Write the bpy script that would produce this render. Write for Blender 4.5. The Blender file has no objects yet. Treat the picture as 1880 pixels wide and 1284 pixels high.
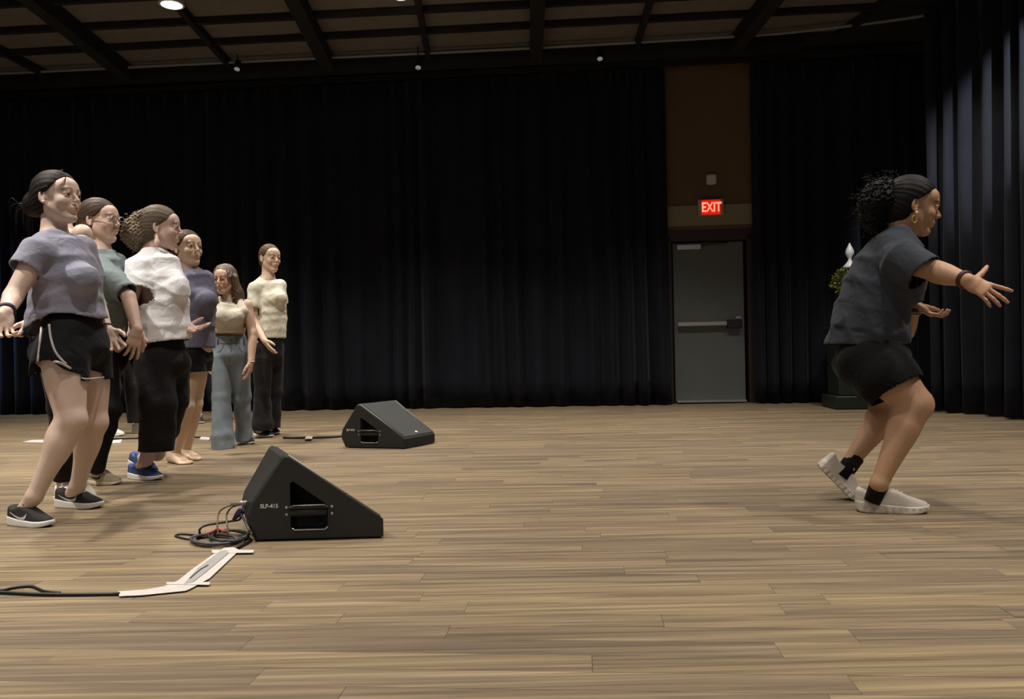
import bpy, math, random
import numpy as np
from mathutils import Vector
from mathutils.bvhtree import BVHTree
random.seed(7)
RS = np.random.RandomState(11)
C = bpy.context.scene.collection
PI = math.pi
FPX = 1460.0; CAMH = 0.75; ROLL = 0.021
# ------------------------------------------------------------------ camera, world, lights, exposure
cam = bpy.data.cameras.new('camera'); cam.sensor_width = 36; cam.lens = FPX / 1880 * 36; cam.clip_end = 100
camo = bpy.data.objects.new('camera', cam); C.objects.link(camo)
camo.location = (0, 0, CAMH); camo.rotation_euler = (PI / 2, 0, 0)
camo.rotation_mode = 'XYZ'
from mathutils import Matrix
_R = Vector((math.cos(ROLL), 0, -math.sin(ROLL))); _U = Vector((math.sin(ROLL), 0, math.cos(ROLL))); _B = Vector((0, -1, 0))
M_ = Matrix((( _R.x, _U.x, _B.x, 0), (_R.y, _U.y, _B.y, 0), (_R.z, _U.z, _B.z, CAMH), (0, 0, 0, 1)))
camo.matrix_world = M_
bpy.context.scene.camera = camo
S = bpy.context.scene
S.view_settings.view_transform = 'Standard'; S.view_settings.look = 'None'
S.view_settings.gamma = 1; S.view_settings.use_curve_mapping = False
S.view_settings.exposure = 0.45
w = bpy.data.worlds.new('world'); S.world = w; w.use_nodes = True
w.node_tree.nodes['Background'].inputs[0].default_value = (0.62, 0.66, 0.8, 1)
w.node_tree.nodes['Background'].inputs[1].default_value = 0.10
WARM = (1.0, 0.93, 0.83)
def spot(x, y, e, size=118, z=4.33, col=WARM, r=0.09, tgt=None, blend=0.9):
    l = bpy.data.lights.new('spot_beam', 'SPOT'); l.energy = e; l.spot_size = math.radians(size)
    l.spot_blend = blend; l.shadow_soft_size = r; l.color = col
    o = bpy.data.objects.new('spot_beam', l); C.objects.link(o); o.location = (x, y, z)
    if tgt is not None:
        o.rotation_euler = (Vector(tgt) - Vector((x, y, z))).to_track_quat('-Z', 'Y').to_euler()
    return o
# rows of recessed ceiling downlights (x, y, watts)
for (x, y, e) in [(-5.9, 8.2, 330), (-3.45, 8.10, 330), (-1.05, 7.9, 330), (1.35, 7.7, 300), (3.6, 7.4, 210),
                  (-5.9, 5.7, 260), (-3.5, 5.6, 430), (-1.1, 5.5, 230), (1.3, 5.4, 170), (3.7, 5.3, 130),
                  (-3.5, 3.1, 520), (-1.1, 3.0, 170), (1.3, 2.9, 170), (3.7, 2.8, 300),
                  (-3.5, 0.7, 190), (-1.1, 0.6, 130), (1.3, 0.5, 150), (3.7, 0.5, 170)]:
    spot(x, y, e, size=98, blend=.75)
# a stage side light washing the curtain on the right
spot(4.35, 5.0, 560, size=34, z=4.0, col=(.93, .96, 1), r=0.03, tgt=(5.6, 9.4, 2.0), blend=0.5)
# unseen narrow spot added to brighten the foliage and white finial
spot(3.2, 6.4, 70, size=11, z=4.2, col=(1, .98, .92), r=0.03, tgt=(3.93, 9.0, 1.72), blend=0.9)
# bluish side light on the curtain at the far left
spot(-9.0, 9.4, 260, size=60, z=2.2, col=(0.35, 0.55, 1.0), r=0.1, tgt=(-7.3, 11.0, 1.2), blend=1.0)
# added soft fill light, standing for a lit hall behind the camera
l = bpy.data.lights.new('hall_fill', 'AREA'); l.energy = 34; l.size = 6; l.size_y = 2.5; l.shape = 'RECTANGLE'; l.color = (1, .93, .86)
o = bpy.data.objects.new('hall_fill', l); C.objects.link(o); o.location = (-1.5, -4.5, 3.4)
o.rotation_euler = (Vector((0, 4.5, 0.6)) - Vector((-1.5, -4.5, 3.4))).to_track_quat('-Z', 'Y').to_euler()

# ------------------------------------------------------------------ helpers
def V(*a): return np.array(a, float)
def ray(px, py):
    cx = (px - 940) / FPX; cy = (642 - py) / FPX
    return np.array([cx * math.cos(ROLL) + cy * math.sin(ROLL), 1.0, -cx * math.sin(ROLL) + cy * math.cos(ROLL)])
def P(px, py, z):                       # world point seen at a pixel, z metres ahead
    return np.array([0, 0, CAMH]) + ray(px, py) * z
def PF(px, py, h=0.0):                  # point of the horizontal plane at height h
    d = ray(px, py); return np.array([0, 0, CAMH]) + d * ((h - CAMH) / d[2])
def nrm(v): v = np.asarray(v, float); return v / np.linalg.norm(v)
def lin(c):
    c = np.asarray(c, float) / 255.0
    return tuple(np.where(c <= .04045, c / 12.92, ((c + .055) / 1.055) ** 2.4))
MATS = {}
def mat(name, col, rough=.6, metal=0, emit=None, estr=1, spec=.5, sheen=0, noise=None, bump=None, attr=False, sss=0, coat=0, wave=None):
    """noise=(scale, dark factor) mottles the colour; bump=(scale, strength)"""
    if name in MATS: return MATS[name]
    m = bpy.data.materials.new(name); m.use_nodes = True; nt = m.node_tree; b = nt.nodes['Principled BSDF']
    c = lin(col); b.inputs['Base Color'].default_value = (*c, 1)
    b.inputs['Roughness'].default_value = rough; b.inputs['Metallic'].default_value = metal
    b.inputs['Specular IOR Level'].default_value = spec
    if sheen: b.inputs['Sheen Weight'].default_value = sheen; b.inputs['Sheen Roughness'].default_value = .4
    if sss:
        b.inputs['Subsurface Weight'].default_value = sss; b.inputs['Subsurface Radius'].default_value = (.012, .005, .003); b.inputs['Subsurface Scale'].default_value = 1
    if coat: b.inputs['Coat Weight'].default_value = coat
    if emit is not None:
        b.inputs['Emission Color'].default_value = (*lin(emit), 1); b.inputs['Emission Strength'].default_value = estr
    tc = nt.nodes.new('ShaderNodeTexCoord'); src = None
    if attr:
        a = nt.nodes.new('ShaderNodeAttribute'); a.attribute_name = 'Col'; src = a.outputs['Color']
    if noise:
        n = nt.nodes.new('ShaderNodeTexNoise'); n.inputs['Scale'].default_value = noise[0]; n.inputs['Detail'].default_value = 4
        nt.links.new(tc.outputs['Object'], n.inputs['Vector'])
        r = nt.nodes.new('ShaderNodeMapRange'); r.inputs[1].default_value = .3; r.inputs[2].default_value = .7
        r.inputs[3].default_value = noise[1]; r.inputs[4].default_value = 1
        nt.links.new(n.outputs['Fac'], r.inputs[0])
        mx = nt.nodes.new('ShaderNodeMix'); mx.data_type = 'RGBA'; mx.blend_type = 'MULTIPLY'; mx.inputs[0].default_value = 1
        if src is not None: nt.links.new(src, mx.inputs[6])
        else: mx.inputs[6].default_value = (*c, 1)
        nt.links.new(r.outputs[0], mx.inputs[7]); src = mx.outputs[2]
    if src is not None: nt.links.new(src, b.inputs['Base Color'])
    if bump:
        n = nt.nodes.new('ShaderNodeTexNoise'); n.inputs['Scale'].default_value = bump[0]; n.inputs['Detail'].default_value = 3
        nt.links.new(tc.outputs['Object'], n.inputs['Vector'])
        bp = nt.nodes.new('ShaderNodeBump'); bp.inputs['Strength'].default_value = bump[1]; bp.inputs['Distance'].default_value = .01
        nt.links.new(n.outputs['Fac'], bp.inputs['Height']); nt.links.new(bp.outputs[0], b.inputs['Normal'])
    MATS[name] = m; return m

def empty(name, loc, label, cat, group=None):
    o = bpy.data.objects.new(name, None); C.objects.link(o); o.location = tuple(loc); o.empty_display_size = .1
    o['label'] = label; o['category'] = cat
    if group: o['group'] = group
    return o
def mesh_obj(name, verts, faces, m, parent=None, smooth=True, cols=None, matidx=None):
    """verts in world metres; quads or tris (array) or a list of polygons"""
    verts = np.asarray(verts, float)
    loc = np.zeros(3)
    if parent is not None: loc = np.array(wloc(parent))
    v = verts - loc
    me = bpy.data.meshes.new(name)
    if isinstance(faces, np.ndarray):
        n = len(faces); k = faces.shape[1]
        me.vertices.add(len(v)); me.vertices.foreach_set('co', v.astype(np.float32).ravel())
        me.loops.add(n * k); me.loops.foreach_set('vertex_index', faces.astype(np.int32).ravel())
        me.polygons.add(n); me.polygons.foreach_set('loop_start', np.arange(0, n * k, k, dtype=np.int32))
        me.polygons.foreach_set('loop_total', np.full(n, k, np.int32))
        me.update(calc_edges=True); me.validate()
    else:
        me.from_pydata([tuple(x) for x in v], [], [tuple(f) for f in faces]); me.update()
    if smooth: me.polygons.foreach_set('use_smooth', np.ones(len(me.polygons), bool))
    if cols is not None:
        a = me.color_attributes.new('Col', 'FLOAT_COLOR', 'POINT')
        a.data.foreach_set('color', np.hstack([cols, np.ones((len(cols), 1))]).astype(np.float32).ravel())
    ms = m if isinstance(m, (list, tuple)) else [m]
    for q in ms: me.materials.append(q)
    if matidx is not None: me.polygons.foreach_set('material_index', np.asarray(matidx, np.int32))
    o = bpy.data.objects.new(name, me); C.objects.link(o)
    if parent is not None: o.parent = parent
    return o
def wloc(o):
    l = Vector(o.location)
    while o.parent is not None: o = o.parent; l = l + Vector(o.location)
    return l
def tag(o, label=None, cat=None, group=None, kind=None):
    if label: o['label'] = label
    if cat: o['category'] = cat
    if group: o['group'] = group
    if kind: o['kind'] = kind
    return o
class MB:
    """collects simple solids in world space"""
    def __init__(s): s.v = []; s.f = []
    def add(s, v, f):
        n = len(s.v); s.v += [tuple(map(float, x)) for x in v]; s.f += [tuple(i + n for i in q) for q in f]; return s
    def box(s, c, h, ax=None):
        ax = np.eye(3) if ax is None else np.array(ax); c = np.array(c, float)
        v = [c + ax[0] * h[0] * i + ax[1] * h[1] * j + ax[2] * h[2] * k for i in (-1, 1) for j in (-1, 1) for k in (-1, 1)]
        return s.add(v, [(0, 1, 3, 2), (4, 6, 7, 5), (0, 4, 5, 1), (2, 3, 7, 6), (0, 2, 6, 4), (1, 5, 7, 3)])
    def bevbox(s, c, h, ax=None, b=.01):
        ax = np.eye(3) if ax is None else np.array(ax); c = np.array(c, float)
        v = []; f = []
        def oct_(hx, hy, z, bb):
            return [(-hx + bb, -hy, z), (hx - bb, -hy, z), (hx, -hy + bb, z), (hx, hy - bb, z), (hx - bb, hy, z), (-hx + bb, hy, z), (-hx, hy - bb, z), (-hx, -hy + bb, z)]
        R = [oct_(h[0] - b, h[1] - b, -h[2], b), oct_(h[0], h[1], -h[2] + b, b), oct_(h[0], h[1], h[2] - b, b), oct_(h[0] - b, h[1] - b, h[2], b)]
        for r in R: v += [c + ax[0] * p[0] + ax[1] * p[1] + ax[2] * p[2] for p in r]
        for r in range(3):
            for i in range(8): f.append((r * 8 + i, r * 8 + (i + 1) % 8, r * 8 + 8 + (i + 1) % 8, r * 8 + 8 + i))
        f.append(tuple(range(7, -1, -1))); f.append(tuple(range(24, 32)))
        return s.add(v, f)
    def tube(s, pts, r, n=8, closed=False):
        pts = [np.array(p, float) for p in pts]; N = len(pts)
        rr = r if hasattr(r, '__len__') else [r] * N
        ring = []; up = V(0, 0, 1); prev = None
        for i, p in enumerate(pts):
            a = pts[(i - 1) % N] if (closed or i > 0) else p; b = pts[(i + 1) % N] if (closed or i < N - 1) else p
            t = b - a; t = t / (np.linalg.norm(t) + 1e-9)
            if prev is None:
                x = np.cross(t, up if abs(t[2]) < .9 else V(1, 0, 0))
            else: x = prev - t * np.dot(prev, t)
            x = x / (np.linalg.norm(x) + 1e-9); prev = x; y = np.cross(t, x)
            ring.append([p + (x * math.cos(2 * PI * k / n) + y * math.sin(2 * PI * k / n)) * rr[i] for k in range(n)])
        v = [q for R_ in ring for q in R_]; f = []
        for i in range(N if closed else N - 1):
            j = (i + 1) % N
            for k in range(n): f.append((i * n + k, i * n + (k + 1) % n, j * n + (k + 1) % n, j * n + k))
        if not closed:
            f.append(tuple(range(n - 1, -1, -1))); f.append(tuple(range((N - 1) * n, N * n)))
        return s.add(v, f)
    def lathe(s, c, prof, n=24, ax=None):
        ax = np.eye(3) if ax is None else np.array(ax); c = np.array(c, float); v = []; f = []
        for (r, z) in prof:
            for k in range(n): v.append(c + ax[0] * r * math.cos(2 * PI * k / n) + ax[1] * r * math.sin(2 * PI * k / n) + ax[2] * z)
        for i in range(len(prof) - 1):
            for k in range(n): f.append((i * n + k, i * n + (k + 1) % n, i * n + n + (k + 1) % n, i * n + n + k))
        f.append(tuple(range(n - 1, -1, -1))); f.append(tuple(range((len(prof) - 1) * n, len(prof) * n)))
        return s.add(v, f)
    def prism(s, poly, off):                   # poly: world points, off: extrusion vector
        n = len(poly); v = [np.array(p) for p in poly] + [np.array(p) + off for p in poly]
        f = [tuple(range(n - 1, -1, -1)), tuple(range(n, 2 * n))]
        for i in range(n): f.append((i, (i + 1) % n, n + (i + 1) % n, n + i))
        return s.add(v, f)
    def build(s, name, m, parent=None, smooth=False):
        return mesh_obj(name, s.v, s.f, m, parent, smooth)
def catmull(pts, n=8):
    pts = [np.array(p, float) for p in pts]; q = [2 * pts[0] - pts[1]] + pts + [2 * pts[-1] - pts[-2]]; out = []
    for i in range(1, len(q) - 2):
        for k in range(n):
            t = k / n; a, b, c, d = q[i - 1], q[i], q[i + 1], q[i + 2]
            out.append(.5 * ((2 * b) + (-a + c) * t + (2 * a - 5 * b + 4 * c - d) * t * t + (-a + 3 * b - 3 * c + d) * t ** 3))
    out.append(pts[-1]); return out

# ------------------------------------------------------------------ signed distance modelling
class Grid:
    def __init__(s, lo, hi, h):
        s.h = h; s.o = np.array(lo, float); n = np.ceil((np.array(hi) - s.o) / h).astype(int) + 1
        s.v = np.full(n, 1.0, np.float32); s.n = n
    def sub(s, lo, hi):
        a = np.clip(np.floor((np.array(lo) - s.o) / s.h).astype(int), 0, s.n); b = np.clip(np.ceil((np.array(hi) - s.o) / s.h).astype(int) + 1, 0, s.n)
        if np.any(b <= a): return None
        X = (s.o[0] + s.h * np.arange(a[0], b[0]))[:, None, None].astype(np.float32)
        Y = (s.o[1] + s.h * np.arange(a[1], b[1]))[None, :, None].astype(np.float32)
        Z = (s.o[2] + s.h * np.arange(a[2], b[2]))[None, None, :].astype(np.float32)
        return (slice(a[0], b[0]), slice(a[1], b[1]), slice(a[2], b[2])), X, Y, Z
    def put(s, sl, d, k, op):
        a = s.v[sl]
        if op == 'u':
            if k > 0: hh = np.maximum(k - np.abs(a - d), 0) / k; s.v[sl] = np.minimum(a, d) - hh * hh * k * .25
            else: s.v[sl] = np.minimum(a, d)
        else:
            d = -d
            if k > 0: hh = np.maximum(k - np.abs(a - d), 0) / k; s.v[sl] = np.maximum(a, d) + hh * hh * k * .25
            else: s.v[sl] = np.maximum(a, d)
    def ell(s, c, r, R=None, k=.01, op='u'):
        c = np.array(c, float); r = np.array([r] * 3 if np.isscalar(r) else r, float); R = np.eye(3) if R is None else np.array(R)
        e = np.abs(R.T) @ r + k + 2 * s.h
        q = s.sub(c - e, c + e)
        if q is None: return s
        sl, X, Y, Z = q; X = X - c[0]; Y = Y - c[1]; Z = Z - c[2]
        k0 = 0; k1 = 0
        for i in range(3):
            t = (R[i, 0] * X + R[i, 1] * Y + R[i, 2] * Z) / r[i]; k0 = k0 + t * t; k1 = k1 + (t / r[i]) ** 2
        k0 = np.sqrt(k0); d = k0 * (k0 - 1) / np.sqrt(k1 + 1e-9)
        s.put(sl, d, k, op); return s
    def tube(s, a, b, rw, rd=None, side=None, ts=None, re=None, k=.01, op='u'):
        a = np.array(a, float); b = np.array(b, float); L = np.linalg.norm(b - a); n = (b - a) / L
        rw = np.atleast_1d(np.array(rw, float)); m = len(rw)
        if ts is None: ts = np.linspace(0, 1, m)
        T = np.linspace(0, 1, 65)
        def lut(v):
            if len(v) == 1: return np.full(65, v[0])
            y = np.interp(T, ts, v)
            if len(v) > 2:
                kk = np.hanning(15); kk /= kk.sum(); y = np.convolve(np.pad(y, 7, mode='edge'), kk, 'valid')
            return y
        W = lut(rw).astype(np.float32); R_ = rw.max()
        if rd is not None: rd = np.atleast_1d(np.array(rd, float)); D = lut(rd).astype(np.float32); R_ = max(R_, rd.max())
        if re is None: re = R_ if rd is None else min(rw.min(), rd.min())
        e = R_ + k + 2 * s.h
        q = s.sub(np.minimum(a, b) - e, np.maximum(a, b) + e)
        if q is None: return s
        sl, X, Y, Z = q; X = X - a[0]; Y = Y - a[1]; Z = Z - a[2]
        pr = n[0] * X + n[1] * Y + n[2] * Z; t = np.clip(pr / L, 0, 1); res = pr - t * L
        idx = (t * 64); i0 = idx.astype(np.int32); i0 = np.minimum(i0, 63); fr = idx - i0
        w_ = W[i0] * (1 - fr) + W[i0 + 1] * fr
        if rd is None:
            qx = X - t * L * n[0]; qy = Y - t * L * n[1]; qz = Z - t * L * n[2]
            d = np.sqrt(qx * qx + qy * qy + qz * qz) - w_
        else:
            dd = D[i0] * (1 - fr) + D[i0 + 1] * fr
            sd = np.array(side, float); sd = sd - n * np.dot(sd, n); sd /= np.linalg.norm(sd); fw = np.cross(n, sd)
            qs = sd[0] * X + sd[1] * Y + sd[2] * Z; qf = fw[0] * X + fw[1] * Y + fw[2] * Z
            k0 = np.sqrt((qs / w_) ** 2 + (qf / dd) ** 2 + (res / re) ** 2)
            k1 = np.sqrt((qs / w_ ** 2) ** 2 + (qf / dd ** 2) ** 2 + (res / re ** 2) ** 2 + 1e-9)
            d = k0 * (k0 - 1) / k1
        s.put(sl, d, k, op); return s
    def chain(s, pts, rw, rd=None, side=(1, 0, 0), k=.02, op='u'):
        for i in range(len(pts) - 1):
            s.tube(pts[i], pts[i + 1], [rw[i], rw[i + 1]], None if rd is None else [rd[i], rd[i + 1]], side=side, k=k if i else k, op=op)
        return s
    def cyl(s, a, n, r, L, op='s'):             # flat-ended cylinder starting at a along n
        a = np.array(a, float); n = nrm(n); e = np.abs(n) * L + r + .01
        q = s.sub(a - e, a + e)
        if q is None: return s
        sl, X, Y, Z = q; X = X - a[0]; Y = Y - a[1]; Z = Z - a[2]
        pr = n[0] * X + n[1] * Y + n[2] * Z; rad = np.sqrt(np.maximum(X * X + Y * Y + Z * Z - pr * pr, 0))
        s.put(sl, np.maximum(np.maximum(-pr, pr - L), rad - r), 0, op); return s
    def half(s, p, n):                          # keep dot(x-p, n) < 0
        q = s.sub(s.o - 1, s.o + s.n * s.h + 1); sl, X, Y, Z = q
        s.v = np.maximum(s.v, (n[0] * (X - p[0]) + n[1] * (Y - p[1]) + n[2] * (Z - p[2])).astype(np.float32)); return s
    def shell(s, th):
        s.v = np.maximum(s.v, -(s.v + th)); return s
    def bump(s, fn, band=.03):
        I = np.nonzero(np.abs(s.v) < band); p = s.o + s.h * np.stack(I, 1)
        s.v[I] += fn(p).astype(np.float32); return s
    def mesh(s):
        v = s.v; ins = v < 0
        # keep the border closed
        for ax in range(3):
            for e in (0, -1):
                sl = [slice(None)] * 3; sl[ax] = e; v[tuple(sl)] = np.maximum(v[tuple(sl)], 1e-4)
        ins = v < 0
        cnt = np.zeros(tuple(np.array(v.shape) - 1), np.int8)
        cor = [(i, j, k) for i in (0, 1) for j in (0, 1) for k in (0, 1)]
        nx, ny, nz = cnt.shape
        for (i, j, k) in cor: cnt += ins[i:i + nx, j:j + ny, k:k + nz]
        act = np.nonzero((cnt > 0) & (cnt < 8)); N = len(act[0])
        if N == 0: return np.zeros((0, 3)), np.zeros((0, 4), int)
        vals = {c: v[act[0] + c[0], act[1] + c[1], act[2] + c[2]] for c in cor}
        acc = np.zeros((N, 3)); num = np.zeros(N)
        for c in cor:
            for ax in range(3):
                if c[ax]: continue
                d = list(c); d[ax] = 1; d = tuple(d); va = vals[c]; vb = vals[d]
                m = (va < 0) != (vb < 0)
                t = np.where(m, va / np.where(m, va - vb, 1), 0)
                for q in range(3): acc[:, q] += np.where(m, c[q] + (t if q == ax else 0), 0)
                num += m
        P_ = s.o + s.h * (np.stack(act, 1) + acc / num[:, None])
        idx = np.full(cnt.shape, -1, np.int32); idx[act] = np.arange(N)
        F = []
        for ax in range(3):
            o1, o2 = (ax + 1) % 3, (ax + 2) % 3
            A = [slice(1, -1)] * 3; B_ = [slice(1, -1)] * 3
            A[ax] = slice(0, -1); B_[ax] = slice(1, None)
            a = ins[tuple(A)]; b = ins[tuple(B_)]
            I = np.nonzero(a != b)
            base = [None] * 3; base[ax] = I[ax]; base[o1] = I[o1] + 1; base[o2] = I[o2] + 1
            fl = a[I]
            def cell(d1, d2):
                c = [x.copy() for x in base]; c[o1] = c[o1] - d1; c[o2] = c[o2] - d2; return idx[tuple(c)]
            q = np.stack([cell(1, 1), cell(0, 1), cell(0, 0), cell(1, 0)], 1)
            q[~fl] = q[~fl][:, ::-1]; F.append(q)
        return P_, np.vstack(F)
def rel(ms):
    """join several (verts, faces)"""
    v = []; f = []; n = 0
    for a, b in ms:
        v.append(a); f.append(b + n); n += len(a)
    return np.vstack(v), np.vstack(f)
# ------------------------------------------------------------------ people: library
SK1 = (.78, .56, .45)
def frame(yaw, pitch=0, roll=0):
    """head frame rows forward, left, up. yaw 0 = towards +X, positive turns towards the camera; pitch>0 looks down"""
    y = math.radians(yaw); p = math.radians(pitch); r = math.radians(roll)
    f0 = V(math.cos(y), -math.sin(y), 0); l = V(math.sin(y), math.cos(y), 0); u0 = V(0, 0, 1)
    f = f0 * math.cos(p) - u0 * math.sin(p); u = u0 * math.cos(p) + f0 * math.sin(p)
    l2 = l * math.cos(r) + u * math.sin(r); u2 = u * math.cos(r) - l * math.sin(r)
    return np.array([f, l2, u2])
def head_prims(G, H, F, s, nose=1.0, jaw=1.0):
    p = lambda x, y, z: H + s * (F[0] * x + F[1] * y + F[2] * z)
    G.ell(p(-.018, 0, .036), s * V(.093, .073, .082), F, .02)
    G.ell(p(.028, 0, -.022), s * V(.058, .059 * jaw, .082), F, .03)
    G.ell(p(.05, 0, .045), s * V(.043, .058, .045), F, .02)
    for y in (-1, 1):
        G.tube(p(-.002, y * .05 * jaw, -.045), p(.058, y * .016, -.096), s * .016, k=.03)
        G.ell(p(.060, y * .033, -.024), s * .024, F, .02)
    G.ell(p(.070, 0, -.094), s * V(.017, .019, .015), F, .018)
    G.tube(p(.080, -.034, .026), p(.080, .034, .026), s * .010, k=.015)
    for y in (-1, 1): G.ell(p(.099, y * .031, .004), s * V(.015, .016, .011), F, .012, 's')
    G.tube(p(.086, 0, .012), p(.103 + .004 * nose, 0, -.021), s * V(.0065, .0092), k=.012)
    for y in (-1, 1):
        G.ell(p(.099, y * .0105, -.025), s * .0075, F, .006)
    for y in (-1, 1):
        G.ell(p(.077, y * .031, .005), s * .0125, F, .003)
        G.tube(p(.080, y * .019, .011), p(.0885, y * .031, .0145), s * .0038, k=.006)
        G.tube(p(.0885, y * .031, .0145), p(.078, y * .045, .009), s * .0038, k=.006)
        G.tube(p(.083, y * .022, -.003), p(.080, y * .042, -.002), s * .0035, k=.006)
    G.ell(p(.077, 0, -.055), s * V(.018, .026, .020), F, .014)
    G.tube(p(.0895, -.014, -.053), p(.0895, .014, -.053), s * .0052, k=.007)
    G.tube(p(.094, -.004, -.0515), p(.094, .004, -.0515), s * .0042, k=.007)
    G.tube(p(.089, -.011, -.0635), p(.089, .011, -.0635), s * .0056, k=.007)
    G.tube(p(.0965, -.019, -.0585), p(.0965, .019, -.0585), s * .0020, k=.003, op='s')
    for y in (-1, 1):
        R = np.array([F[0] * .93 - F[1] * y * .36, F[1] * .93 + F[0] * y * .36, F[2]])
        G.ell(p(-.010, y * .076, -.002), s * V(.0165, .007, .030), R, .006)
        G.ell(p(-.006, y * .084, .002), s * V(.009, .006, .018), R, .004, 's')
        G.ell(p(-.004, y * .077, -.027), s * .007, F, .004)
def face_tint(Pv, H, F, s, skin, lips, brow=(.06, .04, .03)):
    q = (Pv - H) @ F.T / s; col = np.tile(np.array(skin), (len(Pv), 1))
    x, y, z = q.T
    def mix(w, c): col[:] = col * (1 - w[:, None]) + np.array(c) * w[:, None]
    ck = np.clip(1 - np.sqrt(((y.__abs__() - .036) / .022) ** 2 + ((z + .028) / .022) ** 2), 0, 1) * (x > .03)
    mix(ck * .35, (skin[0] * .95, skin[1] * .68, skin[2] * .62))
    nz = np.clip(1 - np.sqrt((y / .016) ** 2 + ((z + .022) / .014) ** 2), 0, 1) * (x > .08)
    mix(nz * .3, (skin[0], skin[1] * .75, skin[2] * .7))
    lp = np.clip(1.6 - 1.6 * np.sqrt((y / .026) ** 2 + ((z + .058) / .0125) ** 2), 0, 1) * (x > .07)
    mix(lp * .65, lips)
    zb = .0275 + .005 * np.cos((np.abs(y) - .03) * 90)
    br = np.clip(1.5 - np.abs(z - zb) / .0042, 0, 1) * (np.abs(y) > .012) * (np.abs(y) < .052) * (x > .05)
    mix(br * .8, brow)
    er = np.sqrt((np.abs(y) - .031) ** 2 + (z - .005) ** 2)
    sh = np.clip(1.4 - er / .019, 0, 1) * (x > .06)
    mix(sh * .25, (skin[0] * .7, skin[1] * .55, skin[2] * .5))
    return col
def hand_prims(G, W, d, n, right=True, s=1.0, curl=(20, 25, 30, 35), spread=10, thumb=35, tc=15):
    f = nrm(d); n = nrm(n - f * np.dot(n, f)); t = np.cross(f, n) * (1 if right else -1)
    p = lambda a, b, c: W + s * (f * a + t * b + n * c)
    G.tube(p(-.01, 0, 0), p(.030, 0, 0), s * V(.026, .033), s * V(.019, .017), side=t, k=.01)
    G.tube(p(.020, .002, 0), p(.078, 0, 0), s * V(.032, .040), s * V(.0165, .0125), side=t, k=.012)
    G.ell(p(.034, .022, .008), s * V(.030, .016, .014), np.array([f, t, n]), .01)
    G.ell(p(.036, -.022, .007), s * V(.030, .013, .012), np.array([f, t, n]), .01)
    base = [(.084, .030), (.089, .010), (.085, -.011), (.076, -.030)]; ln = [.072, .080, .073, .058]; rr = [.0088, .009, .0085, .0075]
    for i in range(4):
        c = math.radians(curl[i]); sp = math.radians(spread[i] if hasattr(spread, '__len__') else spread * (1, .35, -.35, -1)[i])
        a = p(base[i][0] - .012, base[i][1] * .97, 0); d0 = f * math.cos(sp) + t * math.sin(sp); ang = 0
        for j, (fr, cc) in enumerate(((.48, .55), (.29, 1.0), (.23, .7))):
            ang += c * cc; L = ln[i] * fr * s + (.012 * s if j == 0 else 0)
            dd = d0 * math.cos(ang) + n * math.sin(ang); b = a + dd * L
            r0 = rr[i] * s * (1.04, .93, .86)[j]; r1 = rr[i] * s * (.93, .86, .72)[j]
            G.tube(a, b, V(r0, r1), k=.004); a = b
    th = math.radians(thumb); a = p(.018, .022, .006)
    for j, (L, r0, r1, add) in enumerate(((.046, .0135, .0115), (.032, .0112, .0100), (.026, .0098, .0078)) and
                                         ((.046, .0135, .0115, 0), (.032, .0112, .0100, -tc), (.026, .0098, .0078, -tc))):
        th += math.radians(add)
        dd = nrm(f * math.cos(th) + t * math.sin(th) + n * .28); b = a + dd * L * s
        G.tube(a, b, V(r0, r1) * s, k=.006); a = b
EYEW = (.55, .52, .5)
def person_root(label, base): return empty('person', base, label, 'person')

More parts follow.
